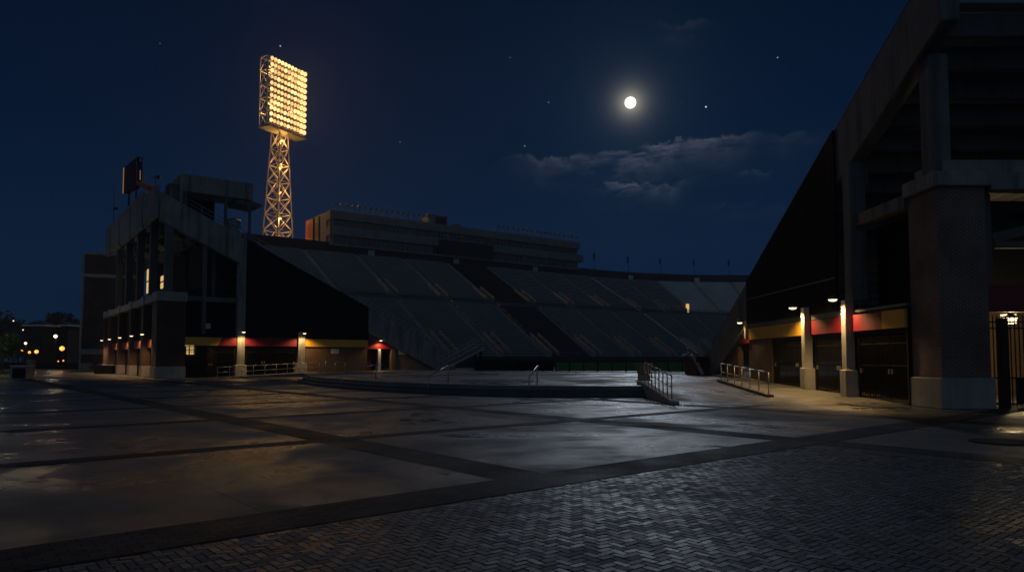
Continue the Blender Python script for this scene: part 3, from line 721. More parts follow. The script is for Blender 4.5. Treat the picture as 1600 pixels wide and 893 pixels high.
# brick corner pier and front gate on the far right
GH = thing('gatehouse', (14.6, 23.2, 0), 'large brick corner pier with concrete base and coping, gate bay to its right', 'building')
mb = MB(); mb.box(13.66, 15.22, 22.4, 24.05, .98, 7.12); mb.build('pier', M['brick'], GH, bevel=.012)
mb = MB(); mb.box(13.58, 15.3, 22.32, 24.1, 0, .98); mb.build('pier_base', M['conc_base'], GH, bevel=.025)
mb = MB(); mb.box(13.5, 15.36, 22.25, 24.1, 7.12, 7.6); mb.build('coping', M['conc'], GH, bevel=.02)
mb = MB(); mb.box(15.362, 34, 22.3, 24.0, 7.0, 7.57); mb.build('coping', M['conc'], GH, bevel=.02)
mb = MB(); mb.box(14.0, 34, 22.6, 22.85, 7.605, 8.05); mb.box(14.0, 14.25, 22.851, 24.2, 7.605, 8.05); mb.build('parapet', M['conc'], GH, bevel=.02)
mb = MB(); mb.box(15.31, 34, 22.7, 22.85, 3.1, 3.98); mb.build('fascia_panel', M['red'], GH)
mb = MB(); mb.box(15.4, 15.8, 23.0, 23.5, 3.99, 6.99); mb.build('steel_column', M['conc_dark'], GH)
mb = MB(); mb.beam((16.0, 23.3, 5.6), (20.5, 23.0, 6.7), .25, .3); mb.beam((16.01, 23.2, 5.35), (30, 23.2, 5.35), .2, .22); mb.build('brace', M['conc_dark'], GH)
mb = MB(); mb.box(16, 34, 28.35, 28.55, 0, 3.7); mb.build('back_wall', M['brick_brown'], GH)
mb = MB(); mb.box(16, 34, 28.3, 28.5, 3.71, 6.9); mb.build('upper_wall', M['black'], GH)  # painted near-black so the wall above the fascia stays dark
mb = MB(); mb.box(15.8, 15.99, 24.12, 28.5, 0, 6.5); mb.build('side_wall', M['black'], GH)  # unseen partition added to keep the gate lamp's light out of the next bay
# the front gate with thick post, lamp behind it
g = thing('gate', (18, 22.8, 0), 'tall black barred front gate with a thick post right of the large brick pier', 'gate', 'barred gates under the stands')
mb = MB(); mb.box(15.78, 16.02, 22.7, 22.95, 0, 2.9); mb.build('post', M['iron'], g); mb = MB(); mb.box(20, 20.25, 22.7, 22.95, 0, 3.05); mb.build('post', M['iron'], g)
mb = MB()
for z in (.12, .95, 2.75, 2.55): mb.box(15.4, 26, 22.8, 22.84, z, z + .05)
for i in range(75): x = 15.45 + i * .14; mb.box(x - .013, x + .013, 22.79, 22.815, .06, 2.98)
mb.box(16.3, 20, 22.82, 22.86, .13, .95)
mb.build('bars', M['iron'], g)
wl = wall_lamp((17.85, 25.2, 3.08), (0, -1, 0), 'bright lamp glowing behind the bars of the front gate', 50, 'lamps along the gate walls', (1, .78, .4), 1.0, 170)
mb = MB(); mb.box(17.65, 18.05, 25.15, 25.4, 2.85, 3.18); mb.build('globe', M['lens'], wl)
light('POINT', (17.85, 25.1, 2.55), 120, (1, .74, .36), wl, shadow_soft_size=.1)
MH = MB(); c = at(1565, 689, 13.6); MH.lathe([(.55, .0), (.55, .016), (.5, .02), (.0, .02)], (c.x, c.y, .004), 28)
M['cast'] = plain('cast_iron_cover', (.02, .02, .02), .85, .3, 6, spec=.15)
tag(MH.build('manhole_cover', M['cast']), 'dark round manhole cover in the paving near the front gate', 'manhole cover')

# ------------------------------------------------------------------ far stand
R0 = Vector((-43.7, 150, 0)); RUN = 39.3
QS = 82.0; RR = 75.0
arc_start = R0 + E1 * QS; AC_ = arc_start - E2 * RR
def rim(q, r):
    """point at distance q along the rim and r in from it"""
    if q <= QS: return R0 + E1 * q - E2 * r
    a = math.atan2(E2.y, E2.x) - (q - QS) / RR
    return AC_ + Vector((math.cos(a), math.sin(a), 0)) * (RR - r)
ZTOP, ZMID, ZMID2, ZBOT = 24.8, 14.0, 13.4, 1.7
RMID = 19.4
def rowz(r):
    return ZTOP + (ZMID - ZTOP) * r / RMID if r <= RMID else ZMID2 + (ZBOT - ZMID2) * (r - RMID - .9) / (RUN - RMID - .9)
FS = thing('grandstand', rim(40, 20), 'huge far stand of grey bleacher seats curving round the field below the press box', 'grandstand', 'stands of the stadium')
AQ = [-1.3 + 11.9 * k for k in range(8)] + [94.5, 106, 118, 130, 143]
def tier(q0, q1, r0, r1, n, dq=3.0):
    mb = MB(); m = max(1, int(round((q1 - q0) / (80 if q1 <= QS else dq))))
    qs = [q0 + (q1 - q0) * i / m for i in range(m + 1)]
    prof = []
    for k in range(n):
        ra, rb = r0 + (r1 - r0) * k / n, r0 + (r1 - r0) * (k + 1) / n; z = rowz((ra + rb) / 2) - .2
        rm = ra + (rb - ra) * .52
        prof += [(ra, z), (rm, z), (rm, z + .42), (rb, z + .42), (rb, z + .2)]
    P = len(prof)
    mb.add([rim(q, r) + Vector((0, 0, z)) for q in qs for r, z in prof], [(i * P + j, i * P + j + 1, (i + 1) * P + j + 1, (i + 1) * P + j) for i in range(m) for j in range(P - 1)])
    return mb
def benches(q0, q1, r0, r1, n, dq=3.0):
    mb = MB(); m = max(1, int(round((q1 - q0) / (80 if q1 <= QS else dq))))
    qs = [q0 + (q1 - q0) * i / m for i in range(m + 1)]
    for k in range(n):
        ra, rb = r0 + (r1 - r0) * k / n, r0 + (r1 - r0) * (k + 1) / n; z = rowz((ra + rb) / 2) + .27
        rm = ra + (rb - ra) * .45; P = [(rm, z), (rm, z + .07), (rm + .3, z + .07), (rm + .3, z)]
        mb.add([rim(q, r) + Vector((0, 0, zz)) for q in qs for r, zz in P], [(i * 4 + j, i * 4 + (j + 1) % 4, (i + 1) * 4 + (j + 1) % 4, (i + 1) * 4 + j) for i in range(m) for j in range(4)])
    return mb
edges = [-21] + AQ + [150]
for i in range(len(edges) - 1):
    q0, q1 = edges[i] + .6, edges[i + 1] - .6
    mk = 'seat_red' if i == 4 else ('seat_skylit' if i in (10, 11, 12) else 'seat')
    for (nm, r0, r1) in (('upper_seating', .3, RMID - .2), ('lower_seating', RMID + 1.2, RUN)):
        if nm == 'lower_seating' and i > 8: mk = 'seat'
        if nm == 'lower_seating' and i == 4: mk = 'seat_dim'
        o = tier(q0, q1, r0, r1, 23).build(nm, M[{'seat': 'tread', 'seat_skylit': 'seat', 'seat_red': 'seat_red', 'seat_dim': 'seat_red'}[mk]], FS, normals=False)
        benches(q0 + .05, q1 - .05, r0, r1, 23).build('benches', M[mk], o, normals=False)
        if mk == 'seat_red': o['label'] = 'dark maroon block of seats'
        if mk == 'seat_skylit': o['label'] = 'block of seats with skylight painted in as paler grey'
def ribbon(q0, q1, pts, dq=4):
    mb = MB(); m = max(1, int((q1 - q0) / dq)); n = len(pts)
    v = []; 
    for i in range(m + 1):
        q = q0 + (q1 - q0) * i / m
        v += [rim(q, r) + Vector((0, 0, z)) for r, z in pts]
    f = [(i * n + j, i * n + (j + 1) % n, (i + 1) * n + (j + 1) % n, (i + 1) * n + j) for i in range(m) for j in range(n)]
    f += [tuple(range(n)), tuple(range(m * n + n - 1, m * n - 1, -1))]
    mb.add(v, f); return mb
ribbon(-21, 150, [(0.2, 0), (.2, ZTOP + 2.2), (-.3, ZTOP + 2.2), (-.3, 0)]).build('rim_wall', M['rimwall'], FS)
ribbon(-21, 150, [(RMID - .1, ZMID - .6), (RMID - .1, ZMID + .15), (RMID + .05, ZMID + .15), (RMID + .05, ZMID2 - 1), (RMID + 1.3, ZMID2 - 1), (RMID + 1.3, ZMID2 - .05), (RMID + .06, ZMID2 - .05)][:4]).build('walkway_wall', M['tread'], FS)
ribbon(-21, 150, [(RMID + .06, ZMID2 - .8), (RMID + .06, ZMID2 - .1), (RMID + 1.2, ZMID2 - .1), (RMID + 1.2, ZMID2 - .8)]).build('walkway', M['tread'], FS)
ribbon(-21, 150, [(RUN + .01, 0), (RUN + .01, ZBOT + .25), (RUN + .25, ZBOT + .25), (RUN + .25, 0)]).build('front_wall', M['rimwall'], FS)
mb = MB()
for k in range(60):
    q = -20 + k * 2.8; p = rim(q, RUN + .15) + Vector((0, 0, ZBOT + .25)); mb.tube(p, p + Vector((0, 0, .9)), .05, 5)
    p2 = rim(q + 2.8, RUN + .15) + Vector((0, 0, ZBOT + 1.15)); mb.tube(p + Vector((0, 0, .9)), p2, .05, 5)
mb.build('front_rail', M['rail_dark'], FS)
mb = MB()
for k in range(60):
    q = -20 + k * 2.8; p = rim(q, RMID - .02) + Vector((0, 0, ZMID + .15)); mb.tube(p, p + Vector((0, 0, .6)), .05, 5)
    p2 = rim(q + 2.8, RMID - .02) + Vector((0, 0, ZMID + .75)); mb.tube(p + Vector((0, 0, .6)), p2, .05, 5)
mb.build('walkway_rail', M['rail_dark'], FS)
for i, q in enumerate(AQ):
    for (r0, r1) in ((.3, RMID - .2), (RMID + 1.2, RUN)):
        mb = MB()
        for k in range(46):
            ra, rb = r0 + (r1 - r0) * k / 46, r0 + (r1 - r0) * (k + 1) / 46; z = rowz((ra + rb) / 2) + .12
            P0, P1, P2, P3 = rim(q - .59, ra), rim(q + .59, ra), rim(q + .59, rb), rim(q - .59, rb)
            mb.hexa([P0 + Vector((0, 0, z - .5)), P1 + Vector((0, 0, z - .5)), P2 + Vector((0, 0, z - .5)), P3 + Vector((0, 0, z - .5)), P0 + Vector((0, 0, z)), P1 + Vector((0, 0, z)), P2 + Vector((0, 0, z)), P3 + Vector((0, 0, z))])
        o = mb.build('aisle', M['aisle' if i == 7 else 'aisle_dull'], FS)
        if i == 7: o['label'] = 'bright pale stairway aisle'
        elif r0 > 2:   # short hand rails up the lower aisles
            for k in range(9):
                mb = MB(); ra = r0 + 1 + k * 2.0
                if ra + 1.2 > r1: break
                a, b = rim(q, ra), rim(q, ra + 1.2); a.z = rowz(ra) + .12; b.z = rowz(ra + 1.2) + .12
                mb.path([a, a + Vector((0, 0, .95)), b + Vector((0, 0, .95)), b], .05, 5)
                mb.build('aisle_rail', M['rail_dark'], o)
# entrances at the walkway and at the foot of the stand
def vomitory(q, r, w, d, label=None, lit=False):
    """two raking side walls either side of a dark opening"""
    z0 = rowz(r)
    mb = MB(); a = rim(q - w / 2 + .01, r); b = rim(q + w / 2 - .01, r)
    n = (rim(q, r + 1) - rim(q, r))
    h = .75 if not lit else 2.7
    mb.hexa([a - n * .3 + Vector((0, 0, z0 - .6)), b - n * .3 + Vector((0, 0, z0 - .6)), b + Vector((0, 0, z0 - .6)), a + Vector((0, 0, z0 - .6)), a - n * .3 + Vector((0, 0, z0 + h - .4)), b - n * .3 + Vector((0, 0, z0 + h - .4)), b + Vector((0, 0, z0 + h - .4)), a + Vector((0, 0, z0 + h - .4))])
    o = mb.build('entrance', M['window'] if lit else M['black'], FS)
    if label: o['label'] = label
    for sgn in (-1, 1):
        mb = MB(); qq = q + sgn * w / 2
        P = [rim(qq - .12, r - d), rim(qq + .12, r - d), rim(qq + .12, r + .2), rim(qq - .12, r + .2)]
        zs = [rowz(r - d), rowz(r - d), z0, z0]
        mb.hexa([p + Vector((0, 0, z - .6)) for p, z in zip(P, zs)] + [p + Vector((0, 0, z + 1.0)) for p, z in zip(P, zs)])
        mb.build('side_wall', M['vom'], o)
    for kk in (.25, .55, .8):
        mb = MB(); rk = r - d * kk; A_, B_ = rim(q - w / 2 + .15, rk), rim(q + w / 2 - .15, rk)
        z = rowz(rk); mb.beam(A_ + Vector((0, 0, z + .75)), B_ + Vector((0, 0, z + .75)), .3, .12); mb.build('cross_rail', M['vom'], o)
VQ = [8.5, 20.4, 32.3, 44.2, 56.1, 68.0, 79.9, 93.2]
for q in VQ: vomitory(q + 1.9, RMID - .3, 2.0, 5.2)
lo, hi = 60, 149
for _ in range(50):
    m_ = (lo + hi) / 2; p = rim(m_, RMID)
    if 800 + F_PX * p.x / p.y * 1.002 < 1077: lo = m_
    else: hi = m_
vomitory(lo, RMID - .3, 1.15, 3.2, 'glowing amber entrance', True)
for q in [3.5 + 11.9 * k for k in range(9)]: vomitory(q + 8.8, RUN - .4, 1.9, 6.5)

# signs on the rim and the flagpoles
def rim_q(px):
    lo, hi = -20, 149
    for _ in range(50):
        m = (lo + hi) / 2; p = rim(m, 0)
        if 800 + F_PX * p.x / p.y * 1.004 < px: lo = m
        else: hi = m
    return lo
SGL = ['below the left end of the press box', 'below the middle of the press box', 'below the right end of the press box', 'under the second flagpole', 'under the fourth flagpole']
for px, lab in zip((572, 707, 832, 983, 1087), SGL):
    q = rim_q(px); b = rim(q, .26); a = rim(q + 1.6, .26); mb = MB(); mb.beam(b + Vector((0, 0, ZTOP + .65)), a + Vector((0, 0, ZTOP + .65)), .08, 1.25)
    tag(mb.build('section_sign', M['seat_skylit']), 'small pale square rim wall sign ' + lab, 'sign', 'small square signs on the rim wall')
FLG = ['first flagpole on the rim right of the press box', 'second flagpole on the rim right of the press box', 'middle flagpole on the rim between press box and right stand', 'fourth flagpole on the rim right of the press box', 'last flagpole on the rim, nearest the right stand']
for px, lab in zip((931, 984, 1035, 1088, 1143), FLG):
    q = rim_q(px); b = rim(q, -.1) + Vector((0, 0, ZTOP + 2.2))
    t = thing('flagpole', b, 'thin ' + lab, 'flagpole', 'flagpoles on the rim')
    mb = MB(); mb.tube(b, b + Vector((0, 0, 4.9)), .07, 6, .05); mb.build('pole', M['iron'], t)
    mb = MB(); v = []
    for k in range(5):
        x = -.55 * k / 4 - .05; y = .1 * math.sin(k * 1.7); v += [b + Vector((x * .8, y, 4.8 - .35 * k / 4)), b + Vector((x * .8, y + .06, 3.0 - .25 * k / 4))]
    mb.add(v, [(2 * k, 2 * k + 2, 2 * k + 3, 2 * k + 1) for k in range(4)]); fo = mb.build('flag', M['pb_maroon'], t, normals=False)
    so = fo.modifiers.new('thickness', 'SOLIDIFY'); so.thickness = .03

# ------------------------------------------------------------------ press box
QP0, QP1 = 4.6, 77.6
PB = thing('press_box', rim(40, -4), 'long two storey concrete press box with dark window bands on top of the far stand', 'building')
def FP(s, t, z): return rim(0, 0) + E1 * s + E2 * t + Vector((0, 0, z))     # t is behind the rim
Zs = dict(b=26.2, w0=26.6, w1=28.55, s1=30.5, w2=32.1, top=33.9)
D0 = -1.2; DEP = 9
mb = MB(); mb.box(QP0, QP1, D0, DEP, Zs['w2'], Zs['top'], FP); mb.build('roof_fascia', M['pb_conc'], PB, bevel=.05)
mb = MB(); mb.box(QP0 + .1, QP1 + 1, D0 - .2, DEP, Zs['w1'], Zs['s1'] - .05, FP); mb.build('floor_slab', M['pb_conc'], PB, bevel=.05)
mb = MB(); mb.box(QP0, QP1, D0 - .1, DEP, Zs['b'], Zs['w0'], FP); mb.build('ledge', M['pb_conc'], PB, bevel=.05)
M['pb_glass'] = plain('dark_tinted_glass', (.01, .012, .015), .12, .2, spec=.8)
for (z0, z1, nm) in ((Zs['w0'], Zs['w1'], 'window_band'), (Zs['s1'] - .05, Zs['w2'], 'window_band')):
    mb = MB(); mb.box(QP0 + .9, QP1 - .3, D0 + .9, DEP - .2, z0, z1, FP); wb = mb.build(nm, M['pb_glass'], PB)
    k = QP0 + 1.2
    rq = random.Random(int(z0))
    while k < QP1 - .5:
        mb = MB(); mb.box(k - .05, k + .05, D0 + .7, D0 + .88, z0 + .02, z1 - .02, FP); mb.build('mullion', M['rail_dark'], wb); k += rq.choice((1.2, 1.2, 2.4))
mb = MB(); mb.box(QP0 + .05, QP0 + .9, D0 + .88, 3.2, Zs['w0'], Zs['w2'] - .001, FP); mb.build('end_wall', M['pb_end'], PB)
mb = MB(); mb.box(QP0 - .15, QP0 + .0, 1.2, 5.2, 24.5, Zs['top'] - .3, FP); mb.build('end_wall', M['pb_end'], PB, bevel=.03)
mb = MB(); mb.box(QP0 - .25, QP0 + .0, D0 + .1, 1.19, Zs['w2'] - .2, Zs['top'] - .05, FP); mb.build('end_wall', M['pb_end'], PB); mb = MB(); mb.box(QP0 - .25, QP0, D0 + .1, 1.19, Zs['w1'] - .1, Zs['s1'] - .1, FP); mb.build('end_wall', M['pb_end'], PB)
mb = MB(); mb.box(QP0 - .35, QP0 + .3, 5.21, 8.0, 24, Zs['top'] - .5, FP); mb.build('end_panel', M['pb_maroon'], PB)
mb = MB(); mb.box(QP0 - .6, QP0 + 1, 8.01, 12.5, 22, Zs['top'] - .45, FP); ep = mb.build('stair_block', M['pb_brick'], PB); ep['label'] = 'rust brown stair block at the press box end'
mb = MB(); mb.box(QP0 - .75, QP0 - .6, 8.2, 11.8, 27.2, 28.3, FP); mb.build('lit_sign', M['signlit'], ep)
mb = MB(); mb.box(31.5, 47.6, D0 - .35, D0 - .21, 26.65, 30.2, FP); mb.build('dark_screen', M['black'], PB)
mb = MB()
for k in range(26):
    if k % 5 != 3: mb.box(32.5 + k * .9, 32.75 + k * .9, D0 + .6, D0 + .7, 31.2, 31.95, FP)
mb.build('blinds', M['vom'], PB)
for (q0, q1, n, lab) in ((QP0 + .2, 29.5, 18, 'long rooftop rack of unlit lamps at the left end of the press box roof'), (48.5, 76.8, 18, 'rooftop rack of unlit lamps at the right end of the press box roof')):
    t = thing('rooftop_light_rack', FP(q0, D0 + .4, Zs['top']), lab, 'light rack', 'light racks on the press box roof')
    mb = MB(); z = Zs['top']
    for zz in (.25, 1.45): mb.tube(FP(q0, D0 + .4, z + zz), FP(q1, D0 + .4, z + zz), .06, 5)
    m = 10
    for k in range(m + 1):
        s = q0 + (q1 - q0) * k / m; mb.tube(FP(s, D0 + .4, z), FP(s, D0 + .4, z + 1.45), .06, 5); mb.tube(FP(s, D0 + 1.8, z), FP(s, D0 + .4, z + 1.3), .05, 5)
    mb.build('frame', M['steel'], t)
    proto = None
    for k in range(n):
        s = q0 + (q1 - q0) * (k + .5) / n
        if proto is None:
            mb = MB(); mb.lathe([(.14, 0), (.26, .18), (.38, .5), (.38, .56)], FP(s, D0 + .4, z + 1.55), 10, (E2 * -1 + Vector((0, 0, -.35)))); proto = mb.build('lamp', M['steel'], t); base_s = s
        else:
            c = proto.copy(); C.objects.link(c); c.parent = t; c.location = E1 * (s - base_s)
t = thing('rooftop_hut', FP(33, 1, Zs['top']), 'small square plant hut standing mid roof on the press box', 'hut')
mb = MB(); mb.box(29.8, 35.2, .6, 3.6, Zs['top'], Zs['top'] + 2.3, FP); mb.build('wall', M['pb_conc'], t)
mb = MB(); mb.box(29.6, 35.4, .4, 3.8, Zs['top'] + 2.3, Zs['top'] + 2.5, FP); mb.build('roof', M['pb_end'], t)
mb = MB(); mb.box(31.8, 34.8, .45, .58, Zs['top'] + .1, Zs['top'] + 2.0, FP); mb.build('louvre', M['black'], t)
mb = MB(); mb.box(37.4, 39.2, .6, 2.4, Zs['top'], Zs['top'] + 1.0, FP); tag(mb.build('rooftop_vent', M['conc_dark'], bevel=.05), 'low dark vent box right of the hut on the press box roof', 'vent')

# ------------------------------------------------------------------ floodlight tower
TD = 160.0
PD = Vector((.463, .886, 0)); PN = Vector((.886, -.463, 0))
tl = at(424, 91, TD); bl = at(421, 187.5, TD)
LT = thing('floodlight_tower', (tl.x, TD, 0), 'tall lattice floodlight tower with a big glowing grid of lamps behind the left stand', 'light tower')
ztop, zbot = tl.z, bl.z; W = 10.6
def FTW(a, d, z): return Vector((tl.x, TD, 0)) + PD * a + PN * d + Vector((0, 0, z))
# head frame
mb = MB(); NR, NC = 11, 11
zl, zh = zbot - 1.2, ztop + .6
for d in (-.45, -2.9):
    for a in (-.6, W / 2, W + .4): mb.beam(FTW(a, d, zl), FTW(a, d, zh), .22)
    for k in range(6): 
        z = zl + (zh - zl) * k / 5; mb.beam(FTW(-.6, d, z), FTW(W + .4, d, z), .18)
for k in range(6):
    z = zl + (zh - zl) * k / 5
    for a in (-.6, W / 2, W + .4): mb.beam(FTW(a, -.45, z), FTW(a, -2.9, z), .18)
    if k < 5:
        z2 = zl + (zh - zl) * (k + 1) / 5
        for a in (-.6, W + .4): mb.beam(FTW(a, -.45, z), FTW(a, -2.9, z2), .12); mb.beam(FTW(a, -2.9, z), FTW(a, -.45, z2), .12)
mb.build('head_frame', M['galv_tower'], LT)
mb = MB()
for r in range(NR):
    z = zbot + (ztop - zbot) * r / (NR - 1); mb.beam(FTW(-.5, -.3, z - .5), FTW(W + .3, -.3, z - .5), .7, .08)
mb.build('lamp_shelf', M['galv_tower'], LT)
mb = MB(); mb.box(-.7, W + .5, -3.0, .6, zl - .35, zl, FTW); mb.build('catwalk', M['galv_tower'], LT)
# lattice mast
mb = MB()
cx, cd = W / 2 - .6, -1.8
def half(z): return 1.28 + (zl - z) * .044
levels = [zl - .35 - 3.9 * k for k in range(15)]; levels = [z for z in levels if z > 1] + [0]
cs = lambda z: [FTW(cx + sx * half(z), cd + sy * half(z), z) for sx, sy in ((-1, -1), (1, -1), (1, 1), (-1, 1))]
for z1, z0 in zip(levels, levels[1:]):
    A, B = cs(z1), cs(z0)
    for k in range(4):
        k2 = (k + 1) % 4
        mb.beam(A[k], B[k], .26); mb.beam(B[k], B[k2], .14); mb.beam(A[k], B[k2], .11); mb.beam(A[k2], B[k], .11)
mb.build('mast', M['galv_tower'], LT)
mb = MB()
for dx in (-.25, .25): mb.beam(FTW(cx + dx, cd, 0), FTW(cx + dx, cd, zl - .36), .07)
for k in range(int(zl / .9)): mb.beam(FTW(cx - .25, cd, k * .9 + .4), FTW(cx + .25, cd, k * .9 + .4), .05)
for k in range(int(zl / 2)): mb.lathe([(.5, 0), (.5, .07)], FTW(cx, cd, k * 2 + .5), 10)
mb.build('ladder', M['galv_tower'], LT)
# lamps: the nine nearest columns one by one, the two farthest together
housing = MB(); housing.lathe([(.2, -.5), (.5, -.1), (.56, .0)], (0, 0, 0), 12, tuple(PN + Vector((0, 0, -.25))))
lensm = MB(); lensm.lathe([(.45, .01), (.41, .15), (.3, .25), (.12, .3)], (0, 0, 0), 12, tuple(PN + Vector((0, 0, -.25))))
ph = None; variants = None; rv = random.Random(11)
rest = MB()
for c in range(NC):
    for r in range(NR):
        p = FTW(W * c / (NC - 1), .25, zbot + (ztop - zbot) * r / (NR - 1))
        if c < 9:
            if ph is None:
                ph = housing.build('lamp', M['galv_tower'], LT, smooth=True); ph.data.transform(__import__('mathutils').Matrix.Translation(wloc(LT))); pl = lensm.build('lens', M['flood'], ph, smooth=True); pl.data.transform(__import__('mathutils').Matrix.Translation(wloc(LT)))
                o = ph
            else: o = copy_tree(ph, LT)
            o.location = p - wloc(LT)
            if variants is None:
                variants = []
                for st in (1.0, 1.35, 1.7, 2.3):
                    d_ = pl.data.copy(); d_.materials[0] = glow('lit_floodlight', (1.0, .62, .24), st); variants.append(d_)
            o.children[0].data = rv.choice(variants)
        else:
            for (rr_, hh) in ((0, 0),): rest.lathe([(.2, -.5), (.5, -.1), (.55, .01), (.5, .16), (.36, .3), (.16, .38)], p, 12, tuple(PN + Vector((0, 0, -.25))))
tag(rest.build('lamps', M['flood'], LT, smooth=True), kind='stuff')
for k in range(5):
    z = zl - 2.2 - k * 6.2; p = FTW(cx, cd + .75, z)
    mb = MB(); mb.lathe([(.05, .2), (.16, .1), (.16, -.1), (.05, -.16)], p, 8); mb.build('added_mast_lamp', M['flood'], LT)  # lamps added inside the mast to light its lattice warmly
    light('POINT', p + Vector((0, 0, -.3)), 800, (1, .52, .15), LT, shadow_soft_size=.3)
for a, k in ((W * .1, 0), (W * .1, 1), (W * .75, 0), (W * .75, 1)):
    z = zl + (zh - zl) * (.25 + .5 * k); p = FTW(a, -1.7, z)
    light('POINT', p, 480, (1, .55, .18), LT, shadow_soft_size=.3)  # unseen lights added inside the head frame to warm its steel
for a in (.25, .75):
    for k in (.18, .5, .82):
        lo = light('SPOT', FTW(W * a, .75, zbot + (ztop - zbot) * k), 2100, (1.0, .58, .2), LT, spot_size=math.radians(172), spot_blend=.3, shadow_soft_size=.4)
        lo.rotation_euler = (PN + Vector((0, 0, -.25))).to_track_quat('-Z', 'Y').to_euler()

# ------------------------------------------------------------------ platform edge: fence, stair, planter
def fence(a, b, n, h, label, screen):
    a, b = Vector(a), Vector(b); t = thing('field_fence', a, label, 'fence', 'low fences at the edge of the field')
    for i in range(n + 1):
        p = a.lerp(b, i / n); mb = MB(); mb.tube(p, p + Vector((0, 0, h + .1)), .05, 7); mb.build('post', M['iron'], t)
    mb = MB(); mb.beam(a + Vector((0, 0, h / 2)), b + Vector((0, 0, h / 2)), .03, h - .1); mb.build('screen_panel', M[screen], t)
    mb = MB(); mb.tube(a + Vector((0, 0, h + .04)), b + Vector((0, 0, h + .04)), .035, 6); mb.build('top_rail', M['iron'], t)
fence((3.8, 61.5, PZ), (17.3, 61.4, PZ), 11, .85, 'low green screened fence at the platform edge near the urn planter', 'screen')
fence((-3.4, 66, PZ), (3.6, 61.8, PZ), 8, 1.0, 'low dark screened fence at the platform edge near the metal stair', 'clad')
t = thing('metal_stair', FL(25, -1.2, PZ), 'small metal stair with railings climbing to the seats at the foot of the left beam', 'stairs')
mb = MB(); s0_, s1_ = 24.6, 29.0
for k in range(12):
    f = k / 11; p = s0_ + (s1_ - s0_) * f; z = PZ + .1 + 2.0 * f; mb.box(p, p + .42, -2.6, -1.4, z, z + .05, FL)
mb.build('treads', M['rail_dark'], t)
mb = MB()
for tt in (-2.63, -1.37): mb.beam(FL(s0_ - .2, tt, PZ), FL(s1_ + .4, tt, PZ + 2.2), .06, .26)
mb.build('stringer', M['conc_base'], t)
for tt in (-2.63, -1.37):
    mb = MB(); n = 5; pts = [FL(s0_ + .2 + (s1_ - s0_) * i / (n - 1), tt, PZ + .2 + 2.0 * i / (n - 1)) for i in range(n)]
    mb.path([p + Vector((0, 0, 1.0)) for p in pts], .03, 6); mb.path([p + Vector((0, 0, .5)) for p in pts], .024, 6)
    for p in pts: mb.tube(p, p + Vector((0, 0, 1)), .028, 6)
    mb.build('hand_rail', M['steel'], t)
mb = MB()
for tt in (-2.5, -1.5): mb.box(s1_, s1_ + .2, tt, tt + .2, PZ, PZ + 2.0, FL)
mb.build('support', M['iron'], t)
c = Vector((7.25, 38.8, zg(7.25, 38.8)))
t = thing('urn_planter', c, 'round tan urn planter behind the short ramp railing', 'planter')
mb = MB(); mb.lathe([(.31, .24), (.34, .26), (.4, .6), (.47, .82), (.5, .84), (.5, .9), (.43, .9), (.41, .8), (.0, .78)], c, 24); mb.build('pot', M['terracotta'], t, smooth=False)
mb = MB(); mb.box(c.x - .3, c.x + .3, c.y - .3, c.y + .3, c.z - .02, c.z + .24); mb.build('plinth', M['conc_base'], t, bevel=.02)

# ------------------------------------------------------------------ far left background
c = at(35, 592, 55); c.z = 0
t = thing('litter_bin', c, 'square concrete litter bin on the pavement by the lawn', 'bin')
mb = MB(); mb.box(c.x - .62, c.x + .62, c.y - .5, c.y + .5, 0, .98); mb.build('body', M['conc_base'], t, bevel=.03)
mb = MB(); mb.box(c.x - .66, c.x + .66, c.y - .54, c.y + .54, .98, 1.06); mb.build('lid', M['white'], t, bevel=.02)
mb = MB(); mb.box(c.x - .45, c.x + .58, c.y - .515, c.y - .501, .08, .85); mb.build('front_panel', M['black'], t)
c = at(48, 580, 80); c.z = 0
t = thing('bollard', c, 'short pale stone post behind the concrete litter bin', 'bollard')
mb = MB(); mb.box(c.x - .25, c.x + .25, c.y - .25, c.y + .25, 0, 1.05); mb.build('shaft', M['terracotta'], t, bevel=.03)
mb = MB(); mb.box(c.x - .36, c.x + .36, c.y - .36, c.y + .36, 1.05, 1.45); mb.build('cap', M['terracotta'], t, bevel=.05)

